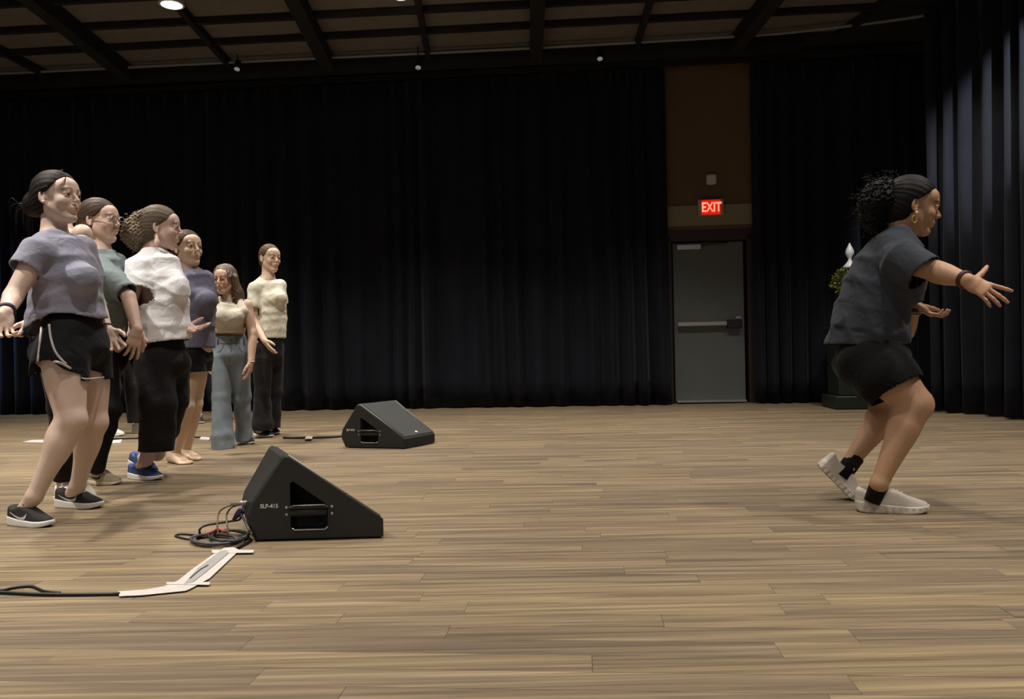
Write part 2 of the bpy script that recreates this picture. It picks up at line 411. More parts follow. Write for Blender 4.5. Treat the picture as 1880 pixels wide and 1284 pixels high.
def build_body(root, J, sk, m, h=.008, hh=.0034, hd=.0034, arms=True):
    """J: joints. one continuous mesh: torso, limbs, head, hands"""
    b = J.get('b', 1.0); H, F, hs = J['H'], J['F'], J.get('hs', 1.0)
    pel, nb = J['pel'], J['nb']; shs = J['shL'] - J['shR']; side = nrm(shs); hside = nrm(J['hiL'] - J['hiR'])
    wa = pel + (nb - pel) * .38 + J.get('bow', V(0, 0, 0)); ch = pel + (nb - pel) * .70 + J.get('bow', V(0, 0, 0)) * .6
    fwd = nrm(np.cross(side, nrm(nb - pel)))
    ext = [pel, nb, H] + [J[k] for k in J if k[:2] in ('sh', 'el', 'wr', 'hi', 'kn', 'an') and isinstance(J[k], np.ndarray)]
    lo = np.min(ext, 0) - .16; hi = np.max(ext, 0) + .16; lo[2] = -.01
    T = J.get('tk', 1.0)                                   # torso thickness factor
    def torso(G):
        G.tube(pel, wa, V(.150, .120) * T, V(.105, .088) * T, side=hside, k=.03)
        G.tube(wa, ch, V(.120, .140) * T, V(.088, .100) * T, side=side, k=.04)
        G.tube(ch, nb - V(0, 0, .03), V(.140, .09) * T, V(.100, .05) * T, side=side, k=.04)
        G.tube(J['shR'] - V(0, 0, .01), J['shL'] - V(0, 0, .01), V(.046, .052, .046) * b, k=.04)
        G.tube(J['shR'] + V(0, 0, .0) + (J['shL'] - J['shR']) * .25, nb + V(0, 0, .01), .03, k=.03)
        G.tube(J['shL'] - (J['shL'] - J['shR']) * .25, nb + V(0, 0, .01), .03, k=.03)
        for q in (-1, 1):
            G.ell(ch + fwd * .065 + side * q * .065 - V(0, 0, .02), .062 * T, k=.03)
            G.ell(pel - fwd * .05 + hside * q * .07 - V(0, 0, .05), .085 * T, k=.03)
    nk0 = nb - V(0, 0, .02); nk1 = H + hs * (-.025 * F[0] - .045 * F[2])
    def neck(G, add=0): G.tube(nk0, nk1, V(.062, .052, .052) * hs + add, k=.025)
    def limb(G, k1, a, bq, c, r1, r2, kk, add=0):
        G.tube(a, bq, np.array(r1) * b + add, k=kk); G.tube(bq, c, np.array(r2) * b + add, ts=[0, .28, .7, 1], k=kk)
    AR1, AR2 = J.get('ar1', (.045, .041, .035)), J.get('ar2', (.036, .039, .030, .025))
    LR1, LR2 = J.get('lr1', (.088, .080, .058)), J.get('lr2', (.054, .060, .044, .036))
    G = Grid(lo, hi, h)
    torso(G); neck(G)
    for q in 'RL':
        limb(G, q, J['sh' + q], J['el' + q], J['wr' + q], AR1, AR2, .02)
        if J.get('legs' + q, True):
            G.tube(J['hi' + q], J['kn' + q], np.array(LR1) * b, k=.035)
            kn, an = J['kn' + q], J['an' + q]; back = J.get('back', -fwd)
            G.tube(kn, an, np.array(LR2) * b, ts=[0, .28, .7, 1], k=.03)
            G.ell(kn + (an - kn) * .27 + back * .018, V(.045, .045, .085) * b, k=.04)
            G.ell(kn - back * .016, .045 * b, k=.03)
            if J.get('st' + q) is not None: G.tube(an, J['st' + q], V(.034, .033) * b, k=.02)
    # leave out what the fine regions hold
    G.half(nk1 + V(0, 0, .012), V(0, 0, 1)) if J.get('cuthead', False) else None
    ms = [G.mesh()]
    cols = [np.tile(np.array(sk['skin']), (len(ms[0][0]), 1))]
    # head
    Gh = Grid(H - .17 * hs, H + .15 * hs, hh); Gh.tube(nk0, nk1, V(.062, .052, .052) * hs + .0008, k=.02)
    head_prims(Gh, H, F, hs, jaw=J.get('jaw', 1.0)); mh = Gh.mesh(); ms.append(mh)
    cols.append(face_tint(mh[0], H, F, hs, sk['skin'], sk['lips'], sk.get('brow', (.05, .03, .02))))
    # hands
    for q in 'RL':
        hc = J.get('hand' + q)
        if hc is None: continue
        W = J['wr' + q]; c = W + nrm(hc['d']) * .08; Gf = Grid(c - .16, c + .16, hd)
        a = J['el' + q]; k0 = W + (a - W) * .16
        r1 = np.interp(1 - .16, [0, .28, .7, 1], AR2) * b
        Gf.tube(k0, W, V(r1, AR2[3] * b) + .0006, k=.01)
        hand_prims(Gf, W, hc['d'], hc['n'], q == 'R', hc.get('s', 1.0), hc.get('curl', (20, 25, 30, 35)), hc.get('spread', 8), hc.get('thumb', 35), hc.get('tc', 15))
        mf = Gf.mesh(); ms.append(mf)
        cf = np.tile(np.array(sk['skin']), (len(mf[0]), 1)); cf *= np.array([1, .96, .95]); cols.append(cf)
    # bare feet
    if J.get('bare'):
        for q in 'RL':
            an = J['an' + q]; d = nrm(J['foot' + q]); l = np.cross(V(0, 0, 1), d); g = V(an[0], an[1], 0) - d * .02
            Gf = Grid(g - V(.29, .29, 0.005), g + V(.29, .29, .16), .004)
            p = lambda x, y, z: g + d * x + l * y + V(0, 0, z)
            Gf.ell(p(-.028, 0, .032), V(.03, .03, .032), k=.02)
            Gf.tube(an, p(.0, 0, .05), V(.037, .034), k=.02); Gf.tube(an + V(0, 0, .09), an, V(.038, .037), k=.02)
            Gf.tube(p(0, 0, .05), p(.13, 0, .022), V(.033, .040), V(.040, .02), side=l, k=.03)
            Gf.tube(p(-.02, 0, .022), p(.135, 0, .016), V(.027, .043), V(.02, .015), side=l, k=.02)
            s_ = 1 if q == 'R' else -1
            for i, (x, y, r) in enumerate(((.20, .030, .0125), (.203, .010, .0085), (.195, -.006, .008), (.185, -.021, .0078), (.172, -.035, .0075))):
                Gf.tube(p(.125, y * s_, .014), p(x, y * s_, r), V(.013, r), k=.006)
            mf = Gf.mesh(); ms.append(mf); cols.append(np.tile(np.array(sk['skin']), (len(mf[0]), 1)))
    v, f = rel(ms)
    o = mesh_obj('body', v, f, m, root, True, np.vstack(cols))
    # eyes
    for y in (-1, 1):
        p = lambda x, yy, z: H + hs * (F[0] * x + F[1] * yy + F[2] * z)
        c = p(.0775, y * .031, .005); vv = []; ff = []; cc = []; r = .0127 * hs
        gz = nrm(F[0] + F[2] * J.get('gaze', -.05)); gl = nrm(np.cross(F[2], gz)); gu = np.cross(gz, gl)
        for i in range(13):
            th = PI * i / 12
            for k in range(16):
                ph = 2 * PI * k / 16
                vv.append(c + r * (gz * math.cos(th) + gl * math.sin(th) * math.cos(ph) + gu * math.sin(th) * math.sin(ph)))
                cc.append((.01, .008, .006) if i <= 1 else ((.07, .035, .02) if i <= 2 else EYEW))
        for i in range(12):
            for k in range(16): ff.append((i * 16 + k, i * 16 + 16 + k, i * 16 + 16 + (k + 1) % 16, i * 16 + (k + 1) % 16))
        mesh_obj('eye', vv, np.array(ff), M_EYE, root, True, np.array(cc))
    return o
M_EYE = mat('eye_surface', (255, 255, 255), .25, attr=True)

def hair_cap(G, H, F, s, lift=.010, drop=0.0, back=0.0, full=False, hl=0.0):
    p = lambda x, y, z: H + s * (F[0] * x + F[1] * y + F[2] * z)
    G.ell(p(-.018 - back / 2, 0, .038), s * V(.093 + lift + back / 2, .073 + lift, .082 + lift), F, 0)
    G.ell(p(-.045 - back / 2, 0, -.015 - drop / 2), s * V(.062 + lift, .062 + lift, .070 + lift + drop / 2), F, .03)
    # hairline: cut away the face and the ear region
    q = G.sub(G.o - 1, G.o + G.n * G.h + 1); sl, X, Y, Z = q
    X = X - H[0]; Y = Y - H[1]; Z = Z - H[2]
    x = (F[0, 0] * X + F[0, 1] * Y + F[0, 2] * Z) / s; y = (F[1, 0] * X + F[1, 1] * Y + F[1, 2] * Z) / s; z = (F[2, 0] * X + F[2, 1] * Y + F[2, 2] * Z) / s
    ay = np.abs(y)
    f1 = .70 * (x - .050) - .70 * (z - .050 - hl) - ay * .10 + .012 - .0025 * np.sin(y * 260)
    f2 = x + .012 + .30 * z * 0 + (0.02 if full else 0) * -1 - .35 * np.minimum(z, 0) * -1
    cut = np.minimum(f1, f2) * s
    G.v = np.maximum(G.v, cut.astype(np.float32))
    return G
def groove(p, H, F, s, axis, n=46, amp=.0016):
    """strand grooves running towards an axis point (a bun or a crown)"""
    a = nrm(axis); q = (p - H) @ F.T
    e1 = nrm(np.cross(a, V(0, 0, 1) if abs(a[2]) < .9 else V(1, 0, 0))); e2 = np.cross(a, e1)
    ph = np.arctan2(q @ e2, q @ e1); t = q @ a
    return amp * np.sin(ph * n + 2.2 * np.sin(t * 60) + 3 * np.sin(ph * 5)) + amp * .7 * np.sin(ph * n * .43 + 1.3)
def curls(p, sc=1.0, amp=.004):
    q = p * 2 * PI / (.022 * sc)
    return amp * (np.sin(q[:, 0] + 1.7 * np.sin(q[:, 2] * .6)) * np.sin(q[:, 1] * 1.1 + 1.3 * np.sin(q[:, 0] * .5)) + .8 * np.sin(q[:, 2] + 1.9 * np.sin(q[:, 0] * .7 + q[:, 1] * .4)))
def strands(root, lines, r, m, name='hair_strands', lab=None):
    mb = MB()
    for l in lines:
        n = len(l); mb.tube(l, [r * (1 - .6 * i / (n - 1)) for i in range(n)], 4)
    o = mb.build(name, m, root, True); o['kind'] = 'stuff'
    if lab: o['label'] = lab
    return o
def coil(a, d, L, R=.008, turns=3, seed=0, droop=.02):
    rs = np.random.RandomState(seed); d = nrm(d); e1 = nrm(np.cross(d, V(.3, .2, 1))); e2 = np.cross(d, e1); ph = rs.rand() * 6; pts = []
    for i in range(14):
        t = i / 13; c = a + d * L * t - V(0, 0, droop * t * t); pts.append(c + (e1 * math.cos(ph + turns * 2 * PI * t) + e2 * math.sin(ph + turns * 2 * PI * t)) * R * (.3 + .7 * t))
    return pts
def R(l, r, y, z, dd):
    """a garment ring from its left and right edge in the photograph, at depth z, half depth dd"""
    return ((P(l, y, z) + P(r, y, z)) / 2, (r - l) / 2 * z / FPX, dd)
def under(G, J, part):
    """keep the cloth outside the body it covers"""
    b = J.get('b', 1.0); T = J.get('tk', 1.0); e = .012; pel, nb = J['pel'], J['nb']; side = nrm(J['shL'] - J['shR']); hs_ = nrm(J['hiL'] - J['hiR'])
    wa = pel + (nb - pel) * .38 + J.get('bow', V(0, 0, 0)); ch = pel + (nb - pel) * .70 + J.get('bow', V(0, 0, 0)) * .6; fwd = nrm(np.cross(side, nrm(nb - pel)))
    if part == 'top':
        G.tube(wa, ch, V(.120, .140) * T + e, V(.088, .100) * T + e, side=side, k=.02)
        G.tube(ch, nb - V(0, 0, .05), V(.140, .09) * T + e, V(.100, .05) * T + e, side=side, k=.02, re=.03)
        G.tube(J['shR'] - V(0, 0, .01), J['shL'] - V(0, 0, .01), V(.046, .052, .046) * b + e, k=.02)
        for q in (-1, 1): G.ell(ch + fwd * .065 + side * q * .065 - V(0, 0, .02), .062 * T + e, k=.02)
    else:
        for q in (-1, 1): G.ell(pel - fwd * .05 + hs_ * q * .07 - V(0, 0, .05), .085 * T + e, k=.02)
        for q in 'RL':
            hi, kn, an = J['hi' + q], J['kn' + q], J['an' + q]; l1 = np.array(J.get('lr1', (.088, .080, .058))) * b + e
            if part == 'short': G.tube(hi, hi + (kn - hi) * .5, l1[:2], k=.02); continue
            G.tube(hi, kn, l1, k=.02); G.tube(kn, an, np.array(J.get('lr2', (.054, .060, .044, .036))) * b + e * .7, ts=[0, .28, .7, 1], k=.02)
            bk = J.get('back', -fwd); G.ell(kn + (an - kn) * .27 + bk * .018, V(.045, .045, .085) * b + e, k=.02); G.ell(kn - bk * .016, .045 * b + e, k=.02)
class Rec:
    """records how far a garment reaches"""
    def __init__(s): s.lo = []; s.hi = []
    def tube(s, a, b, rw, rd=None, **k):
        r = float(np.max(rw)); r = max(r, float(np.max(rd))) if rd is not None else r
        for q in (a, b): s.lo.append(np.array(q, float) - r); s.hi.append(np.array(q, float) + r)
    def ell(s, c, r, *a_, **k):
        r = float(np.max(r)); s.lo.append(np.array(c, float) - r); s.hi.append(np.array(c, float) + r)
def garment(name, root, m, rings=None, extra=None, th=.004, h=.0065, cuts=(), folds=None, side=(1, 0, 0), k=.025, label=None, sub=None, rend=None, J=None, part=None):
    """rings: chains of (centre, rw, rd). cuts: (point, dir, radius, len) open ends; the cloth is an open, thin shell"""
    if name in ('t_shirt', 'tank_top'): rend = .035
    rc = Rec()
    for ch in (rings or []):
        for (c, a_, b_) in ch: rc.ell(c, max(a_, b_))
    if extra: extra(rc)
    G = Grid(np.min(rc.lo, 0) - .025, np.max(rc.hi, 0) + .025, h)
    for ch in (rings or []):
        for i in range(len(ch) - 1):
            a, b = ch[i], ch[i + 1]
            G.tube(a[0], b[0], [a[1], b[1]], [a[2], b[2]], side=side, re=rend, k=k)
    if J is not None: under(G, J, part)
    base = G.v.copy(); v0 = None
    if extra:
        G.flat = False; extra(G)
        if getattr(G, 'flats', 0):
            if folds: G.bump(folds, .045)
            v0 = G.v; G.v = base; G.flat = True; extra(G)
    if folds: G.bump(folds, .045)
    if v0 is None: v0 = G.v.copy()
    for c in cuts: G.cyl(c[0], c[1], c[2], c[3])
    if sub: sub(G)
    v, f = G.mesh()
    # open the cut ends
    c = v[f].mean(1); I = np.clip(np.round((c - G.o) / G.h).astype(int), 0, np.array(v0.shape) - 1); d = v0[I[:, 0], I[:, 1], I[:, 2]]
    f = f[d > -.75 * h]
    # keep the largest piece only
    n = len(v); lab = np.arange(n)
    while True:
        mn = lab[f].min(1); nl = lab.copy()
        for q in range(4): np.minimum.at(nl, f[:, q], mn)
        nl = nl[nl]
        if np.array_equal(nl, lab): break
        lab = nl
    u, cn = np.unique(lab[f[:, 0]], return_counts=True); keep = u[cn > cn.max() * .12]; f = f[np.isin(lab[f[:, 0]], keep)]
    used = np.unique(f); mp = np.full(n, -1); mp[used] = np.arange(len(used)); v = v[used]; f = mp[f]
    o = mesh_obj(name, v, f, m, root, True)
    md = o.modifiers.new('cloth_thickness', 'SOLIDIFY'); md.thickness = th; md.offset = -1
    if label: o['label'] = label
    return o
def bvh(o):
    me = o.data; off = wloc(o)
    return BVHTree.FromPolygons([Vector(v.co) + off for v in me.vertices], [tuple(p.vertices) for p in me.polygons])
def drape(b, px, off=.002, z0=0):
    """points on a surface where the photograph shows a seam or mark"""
    out = []
    for (x, y) in px:
        d = Vector(ray(x, y)).normalized(); hit = b.ray_cast(Vector((0, 0, CAMH)), d)
        if hit[0] is not None: out.append(np.array(hit[0]) - np.array(d) * off)
    return out
def sleeve(G, a, b, ra, rb, k=.03, tilt=(0, 0, 0)):
    """a sleeve from shoulder a to cuff b with a clean open end"""
    a = np.array(a, float); b = np.array(b, float); sd = (0, 0, 1) if abs(nrm(b - a)[2]) < .9 else (1, 0, 0)
    if isinstance(G, Rec): G.tube(a, b + nrm(b - a) * .02, max(ra, rb)); return
    G.flats = 1; e = b + nrm(b - a) * .05
    if not G.flat: G.tube(a, e, V(ra, (ra + rb) / 2, rb), V(ra, (ra + rb) / 2, rb), side=sd, re=.03, k=k); return
    T = Grid(G.o, G.o + G.h, G.h); T.v = np.full(G.v.shape, 1.0, np.float32); T.n = G.n
    T.tube(a, e, V(ra, (ra + rb) / 2, rb), V(ra, (ra + rb) / 2, rb), side=sd, re=.03, k=0)
    T.half(b, nrm(nrm(b - a) + np.array(tilt)))
    hh = np.maximum(k - np.abs(G.v - T.v), 0) / k; G.v = np.minimum(G.v, T.v) - hh * hh * k * .25
def smax(a, b, k):
    h_ = np.maximum(k - np.abs(a - b), 0) / k; return np.maximum(a, b) + h_ * h_ * k * .25
def ft(h0, h1, L, z=.06):
    """point inside a shoe where the ankle enters"""
    d = h1 - h0; d = nrm(V(d[0], d[1], 0)); return V(h0[0], h0[1], z) + d * L * .29
def shoe(root, heel, d, L, st, pitch=0, up=None, sgn=1, lift=0.0):
    """heel: ground point under the back of the heel; d: heading; pitch lifts the heel, turning about the ball of the foot"""
    W = L / .27
    xs = [0, .05, .15, .35, .55, .72, .85, .95, 1.0]
    wd = np.array([.022, .034, .038, .037, .040, .043, .037, .025, .008]) * W * st.get('w', 1.0)
    sole_t = np.array([.034, .034, .032, .026, .024, .022, .022, .024, .026]) * W * st.get('sole', 1.0)
    sole_b = np.array([.008, .002, 0, 0, 0, 0, .003, .010, .018]) * W
    ht = st.get('hi', 0)
    top = np.array([.090 + ht, .096 + ht, .084 + ht * .7, .098 + ht, .086 + ht * .3, .064, .053, .045, .030]) * W
    h = .0032; nx = int(L * 1.04 / h) + 6; ny = int(.12 * W / h) + 6; nz = int(.15 * W / h) + 8
    ox, oy, oz = -.008, -.06 * W - .006, -.008
    X = (ox + h * np.arange(nx))[:, None, None]; Y = (oy + h * np.arange(ny))[None, :, None]; Z = (oz + h * np.arange(nz))[None, None, :]
    f = lambda a: np.interp((X / L).ravel(), xs, a)[:, None, None]
    cy = .006 * W * np.sin(np.clip(X / L, 0, 1) * PI) * sgn
    Wd = f(wd); sb = f(sole_b); stp = f(sole_t); tp = f(top)
    ends = smax(-X, X - L, .004)
    grooves = st.get('lug', 0) * np.clip(np.sin(X / L * PI * 22), -.2, 1) * (Z < .02 * W)
    dS = smax(smax(np.abs(Y - cy) - Wd - .003 * W + grooves, ends, .012), smax(Z - stp, sb - Z, .004), .006)
    rel_ = np.clip((Z - stp * .8) / (tp - stp * .8 + 1e-6), 0, 1.2)
    Wu = Wd * (1.0 - (.16 + .30 * np.clip(X / L - .4, 0, .6) / .6) * rel_ ** 1.6)
    dU = smax(smax(np.abs(Y - cy) - Wu, ends + .002, .014), smax(Z - tp, stp * .7 - Z, .004), .016)
    # collar opening
    ax, az = .275 * L, (.112 + ht) * W
    op = np.sqrt(((X - ax) / (.170 * L)) ** 2 + (Y / (.030 * W)) ** 2 + ((Z - az) / ((.052) * W)) ** 2) - 1
    dU = np.maximum(dU, -op * .03)
    d = nrm(V(d[0], d[1], 0)); lft = np.cross(V(0, 0, 1), d)
    pr = math.radians(pitch); piv = .74 * L
    heel = np.array([heel[0], heel[1], lift])
    def tf(q):
        q = np.array(q, float).reshape(-1, 3); x = q[:, 0] - piv; z = q[:, 2]
        # the toe box stays flatter than the heel part
        a = np.where(x > 0, pr * st.get('toeflex', .55), pr); xx = x * np.cos(a) + z * np.sin(a); zz = -x * np.sin(a) + z * np.cos(a)
        return heel + np.outer(xx + piv, d) + np.outer(q[:, 1], lft) + np.outer(zz, V(0, 0, 1))
    def mk(D, name, m, par, label=None):
        G = Grid(V(0, 0, 0), V(1, 1, 1) * .01, h); G.v = D.astype(np.float32); G.o = V(ox, oy, oz); G.n = np.array(D.shape)
        v, fc = G.mesh(); w_ = tf(v); o = mesh_obj(name, w_, fc, m, par, True)
        if label: o['label'] = label
        return o, v, fc
    zmin = 0
    up_, uv, uf = mk(dU, 'shoe', st['upper'], root, st.get('label'))
    so, sv, sf = mk(dS, 'sole', st['solem'], up_, st.get('sole_label'))
    # laces
    mb = MB()
    for i in range(5):
        x0 = (.40 + .055 * i) * L; zt = np.interp(x0 / L, xs, top) * .99 + .001; ww = .017 * W
        pts = [tf((x0 - .004, -ww, zt - .008))[0], tf((x0, -ww * .5, zt + .001))[0], tf((x0 + .002, 0, zt + .003))[0], tf((x0, ww * .5, zt + .001))[0], tf((x0 - .004, ww, zt - .008))[0]]
        mb.tube(pts, .0026 * W, 6)
    x0 = .36 * L; zt = np.interp(.38, xs, top) + .004
    for sg in (-1, 1):
        mb.tube(catmull([tf((x0, 0, zt))[0], tf((x0 + .01, sg * .018, zt + .010))[0], tf((x0 + .022, sg * .030, zt + .002))[0], tf((x0 + .018, sg * .016, zt - .003))[0], tf((x0, 0, zt))[0]], 4), .0022 * W, 6)
    mb.build('laces', st['lace'], up_, True)
    B = BVHTree.FromPolygons([Vector(v) for v in uv], [tuple(int(i) for i in q) for q in uf])
    if st.get('swoosh') is not None:
        out = [(.16, .060), (.20, .046), (.26, .036), (.33, .034), (.42, .040), (.52, .052), (.64, .068), (.52, .058), (.42, .050), (.35, .047), (.29, .048), (.23, .053)]
        for sg in (-1, 1):
            # curved check mark: tail near the heel, tick near the laces
            lo_ = [(.62, .070), (.50, .054), (.40, .043), (.31, .037), (.24, .040), (.20, .048), (.19, .060)]
            lo_ = [(1 - 0 - a if False else a, b) for a, b in lo_]
            low = catmull([V(.14, .066, 0), V(.26, .050, 0), (V(.38, .038, 0)), V(.50, .036, 0), V(.555, .044, 0), V(.57, .066, 0)], 5)
            upp = catmull([V(.14, .066, 0), V(.26, .054, 0), (V(.38, .046, 0)), V(.48, .048, 0), V(.53, .054, 0), V(.57, .066, 0)], 5)
            mbs = MB(); vs = []; n = len(low)
            for (a, b) in zip(low, upp):
                for q in (a, b, None):
                    pass
                for w_, q in ((0, a), (1, b)):
                    hit = B.ray_cast(Vector((q[0] * L, sg * .09 * W, (q[1]) * W)), Vector((0, -sg, 0)))
                    y = hit[0][1] if hit[0] is not None else sg * .03 * W
                    vs.append((q[0] * L, y + sg * .0016, q[1] * W)); vs.append((q[0] * L, y - sg * .002, q[1] * W))
            fs = []
            for i in range(n - 1):
                a = i * 4; b = a + 4
                fs += [(a, b, b + 2, a + 2), (a, a + 1, b + 1, b), (a + 2, b + 2, b + 3, a + 3)]
            mesh_obj('logo_mark', tf(np.array(vs)), fs, st['swoosh'], up_, False)
    return up_
def sock(root, an, up, m, r=.04, L=.07):
    mb = MB(); a = np.array(an, float); d = nrm(up); e1 = nrm(np.cross(d, V(0, 1, 0))); e2 = np.cross(d, e1)
    pr = [(r * .92, -.075), (r * 1.02, 0), (r, L * .5), (r * 1.03, L - .008), (r * 1.0, L)]
    mb.lathe(a, pr, 20, np.array([e1, e2, d])); return mb.build('sock', m, root, True)
# ------------------------------------------------------------------ materials
M_SKIN = mat('skin', (255, 255, 255), .48, attr=True, noise=(60, .93), bump=(220, .04), spec=.35)
M_CURT = mat('black_velour', (22, 24, 34), .9, sheen=.06, noise=(3, .7), bump=(300, .12), spec=.25)
M_CEIL = mat('dark_ceiling', (30, 28, 27), .9)
M_TILE = mat('ceiling_tile', (108, 103, 98), .9, noise=(8, .85))
M_BEAM = mat('ceiling_beam_black', (12, 12, 13), .8)
M_WALL = mat('tan_wall', (98, 76, 52), .8, noise=(2, .85))
M_TRIM = mat('dark_wood_trim', (40, 22, 16), .5, noise=(20, .7))
M_DOOR = mat('grey_door', (88, 92, 90), .5, noise=(3, .9))
M_STEEL = mat('brushed_steel', (185, 182, 175), .35, metal=.8)
M_BLK = mat('black_plastic', (14, 14, 15), .5)
M_WHITE = mat('white_plastic', (190, 186, 182), .5)
M_PIPE = mat('grey_pipe', (120, 120, 122), .5)
def wood():
    m = bpy.data.materials.new('wood_plank'); m.use_nodes = True; nt = m.node_tree; b = nt.nodes['Principled BSDF']; N = nt.nodes.new; Lk = nt.links.new
    a = N('ShaderNodeAttribute'); a.attribute_name = 'Col'; sep = N('ShaderNodeSeparateColor'); Lk(a.outputs['Color'], sep.inputs[0])
    tc = N('ShaderNodeTexCoord'); mp = N('ShaderNodeMapping'); mp.inputs['Rotation'].default_value = (0, 0, math.radians(4.9)); mp.inputs['Scale'].default_value = (.36, 15, 1)
    Lk(tc.outputs['Object'], mp.inputs[0])
    off = N('ShaderNodeCombineXYZ'); mu = N('ShaderNodeMath'); mu.operation = 'MULTIPLY'; mu.inputs[1].default_value = 60; Lk(sep.outputs[1], mu.inputs[0]); Lk(mu.outputs[0], off.inputs[2]); Lk(mu.outputs[0], off.inputs[0])
    ad = N('ShaderNodeVectorMath'); ad.operation = 'ADD'; Lk(mp.outputs[0], ad.inputs[0]); Lk(off.outputs[0], ad.inputs[1])
    n1 = N('ShaderNodeTexNoise'); n1.inputs['Scale'].default_value = 2.6; n1.inputs['Detail'].default_value = 6; n1.inputs['Roughness'].default_value = .62; n1.inputs['Distortion'].default_value = .5; Lk(ad.outputs[0], n1.inputs['Vector'])
    n2 = N('ShaderNodeTexNoise'); n2.inputs['Scale'].default_value = 1.1; n2.inputs['Detail'].default_value = 2; Lk(ad.outputs[0], n2.inputs['Vector'])
    r1 = N('ShaderNodeValToRGB'); e = r1.color_ramp.elements
    e[0].position = .28; e[0].color = (*lin((88, 76, 64)), 1); e[1].position = .74; e[1].color = (*lin((164, 148, 118)), 1)
    x = r1.color_ramp.elements.new(.44); x.color = (*lin((116, 102, 84)), 1); x = r1.color_ramp.elements.new(.58); x.color = (*lin((138, 123, 98)), 1)
    Lk(n1.outputs['Fac'], r1.inputs[0])
    mx = N('ShaderNodeMix'); mx.data_type = 'RGBA'; Lk(sep.outputs[0], mx.inputs[0]); mx.inputs[6].default_value = (.82, .80, .83, 1); mx.inputs[7].default_value = (1.11, 1.07, .98, 1)
    m2 = N('ShaderNodeMix'); m2.data_type = 'RGBA'; m2.blend_type = 'MULTIPLY'; m2.inputs[0].default_value = 1; Lk(r1.outputs[0], m2.inputs[6]); Lk(mx.outputs[2], m2.inputs[7])
    mr = N('ShaderNodeMapRange'); mr.inputs[1].default_value = .35; mr.inputs[2].default_value = .65; mr.inputs[3].default_value = .86; mr.inputs[4].default_value = 1.08; Lk(n2.outputs['Fac'], mr.inputs[0])
    m3 = N('ShaderNodeMix'); m3.data_type = 'RGBA'; m3.blend_type = 'MULTIPLY'; m3.inputs[0].default_value = 1; Lk(m2.outputs[2], m3.inputs[6]); Lk(mr.outputs[0], m3.inputs[7])
    Lk(m3.outputs[2], b.inputs['Base Color']); b.inputs['Roughness'].default_value = .55; b.inputs['Specular IOR Level'].default_value = .3
    bp = N('ShaderNodeBump'); bp.inputs['Strength'].default_value = .12; bp.inputs['Distance'].default_value = .004; Lk(n1.outputs['Fac'], bp.inputs['Height']); Lk(bp.outputs[0], b.inputs['Normal'])
    return m
M_WOOD = wood(); M_GAP = mat('floor_joint', (98, 82, 66), .8)

# ------------------------------------------------------------------ room
PSI = math.radians(4.9); DX = V(math.cos(PSI), -math.sin(PSI), 0); DY = V(math.sin(PSI), math.cos(PSI), 0)   # along and into the back wall
W0 = PF(1305, 741)                        # foot of the back wall at the door
def wp(s, t, z=0.0): return W0 + DX * s + DY * t + V(0, 0, z)   # s along the wall, t behind it
def struct(o): o['kind'] = 'structure'; return o
fl = MB(); fl.add([wp(-16, .6, -.004), wp(8, .6, -.004), wp(8, -15, -.004), wp(-16, -15, -.004), wp(-16, .6, -.1), wp(8, .6, -.1), wp(8, -15, -.1), wp(-16, -15, -.1)],
                  [(3, 2, 1, 0), (4, 5, 6, 7), (0, 1, 5, 4), (1, 2, 6, 5), (2, 3, 7, 6), (3, 0, 4, 7)])
floor = struct(fl.build('floor', M_GAP))
PW = .100
tmin = -10.3; rows = int(10.8 / PW)
far = MB(); farc = []; npl = 0
rp = random.Random(3)
for i in range(-3, rows + 4):
    t0 = -9.0 + i * PW
    t1 = t0 + PW - .0010
    if t0 > .45: break
    tm = (t0 + t1) / 2
    s = -13 + rp.random() * 1.2
    while s < 7.5:
        Lp = rp.choice([.6, .75, .9, 1.05, 1.2, 1.35]); s1 = min(s + Lp - .0011, 7.8)
        a = wp(s, t0); c = wp(s1, t1); mid = wp((s + s1) / 2, tm)
        y = mid[1]; vis = y > .9
        if vis:
            z0 = rp.uniform(-.0004, .0004)
            top = [wp(s, t0, z0), wp(s1, t0, z0), wp(s1, t1, z0), wp(s, t1, z0)]
            v = top + [q - V(0, 0, .0036 + z0) for q in top]
            f = [(0, 1, 2, 3), (0, 4, 5, 1), (1, 5, 6, 2), (2, 6, 7, 3), (3, 7, 4, 0)]
            tone = rp.random() ** 1.0; sh = rp.random(); col = [(tone, sh, 0)] * 8
            inview = abs(mid[0]) < y * .66 + .5 and y > 1.55
            if inview and npl < 300 and y < 5.2:
                mesh_obj('plank', v, f, M_WOOD, floor, False, np.array(col)); npl += 1
            elif abs(mid[0]) < y * .9 + 1.5:
                far.add(v, f); farc += col
        s += Lp
o = mesh_obj('plank_field', far.v, far.f, M_WOOD, floor, False, np.array(farc)); o['kind'] = 'stuff'

CZ = 4.40
# back wall with the door opening, side walls, ceiling slab
dl, dr = PF(1237, 742), PF(1376, 740)
sL = float(np.dot(dl - W0, DX)); sR = float(np.dot(dr - W0, DX)); DH = 2.10
wb = MB()
def wbox(mb, s0, s1, z0, z1, t0=0.0, t1=.2): mb.box(wp((s0 + s1) / 2, (t0 + t1) / 2, (z0 + z1) / 2), ((s1 - s0) / 2, (t1 - t0) / 2, (z1 - z0) / 2), np.array([DX, DY, V(0, 0, 1)]))
wbox(wb, -16, sL - .04, -.05, CZ + .3); wbox(wb, sR + .04, 8, -.05, CZ + .3); wbox(wb, sL - .04, sR + .04, DH + .04, CZ + .3)
struct(wb.build('wall_back', M_WALL))
wr_ = MB(); wr_.box(wp(4.9, -7.5, 2.2), (.1, 7.6, 2.4), np.array([DX, DY, V(0, 0, 1)])); struct(wr_.build('wall_right', M_CEIL))
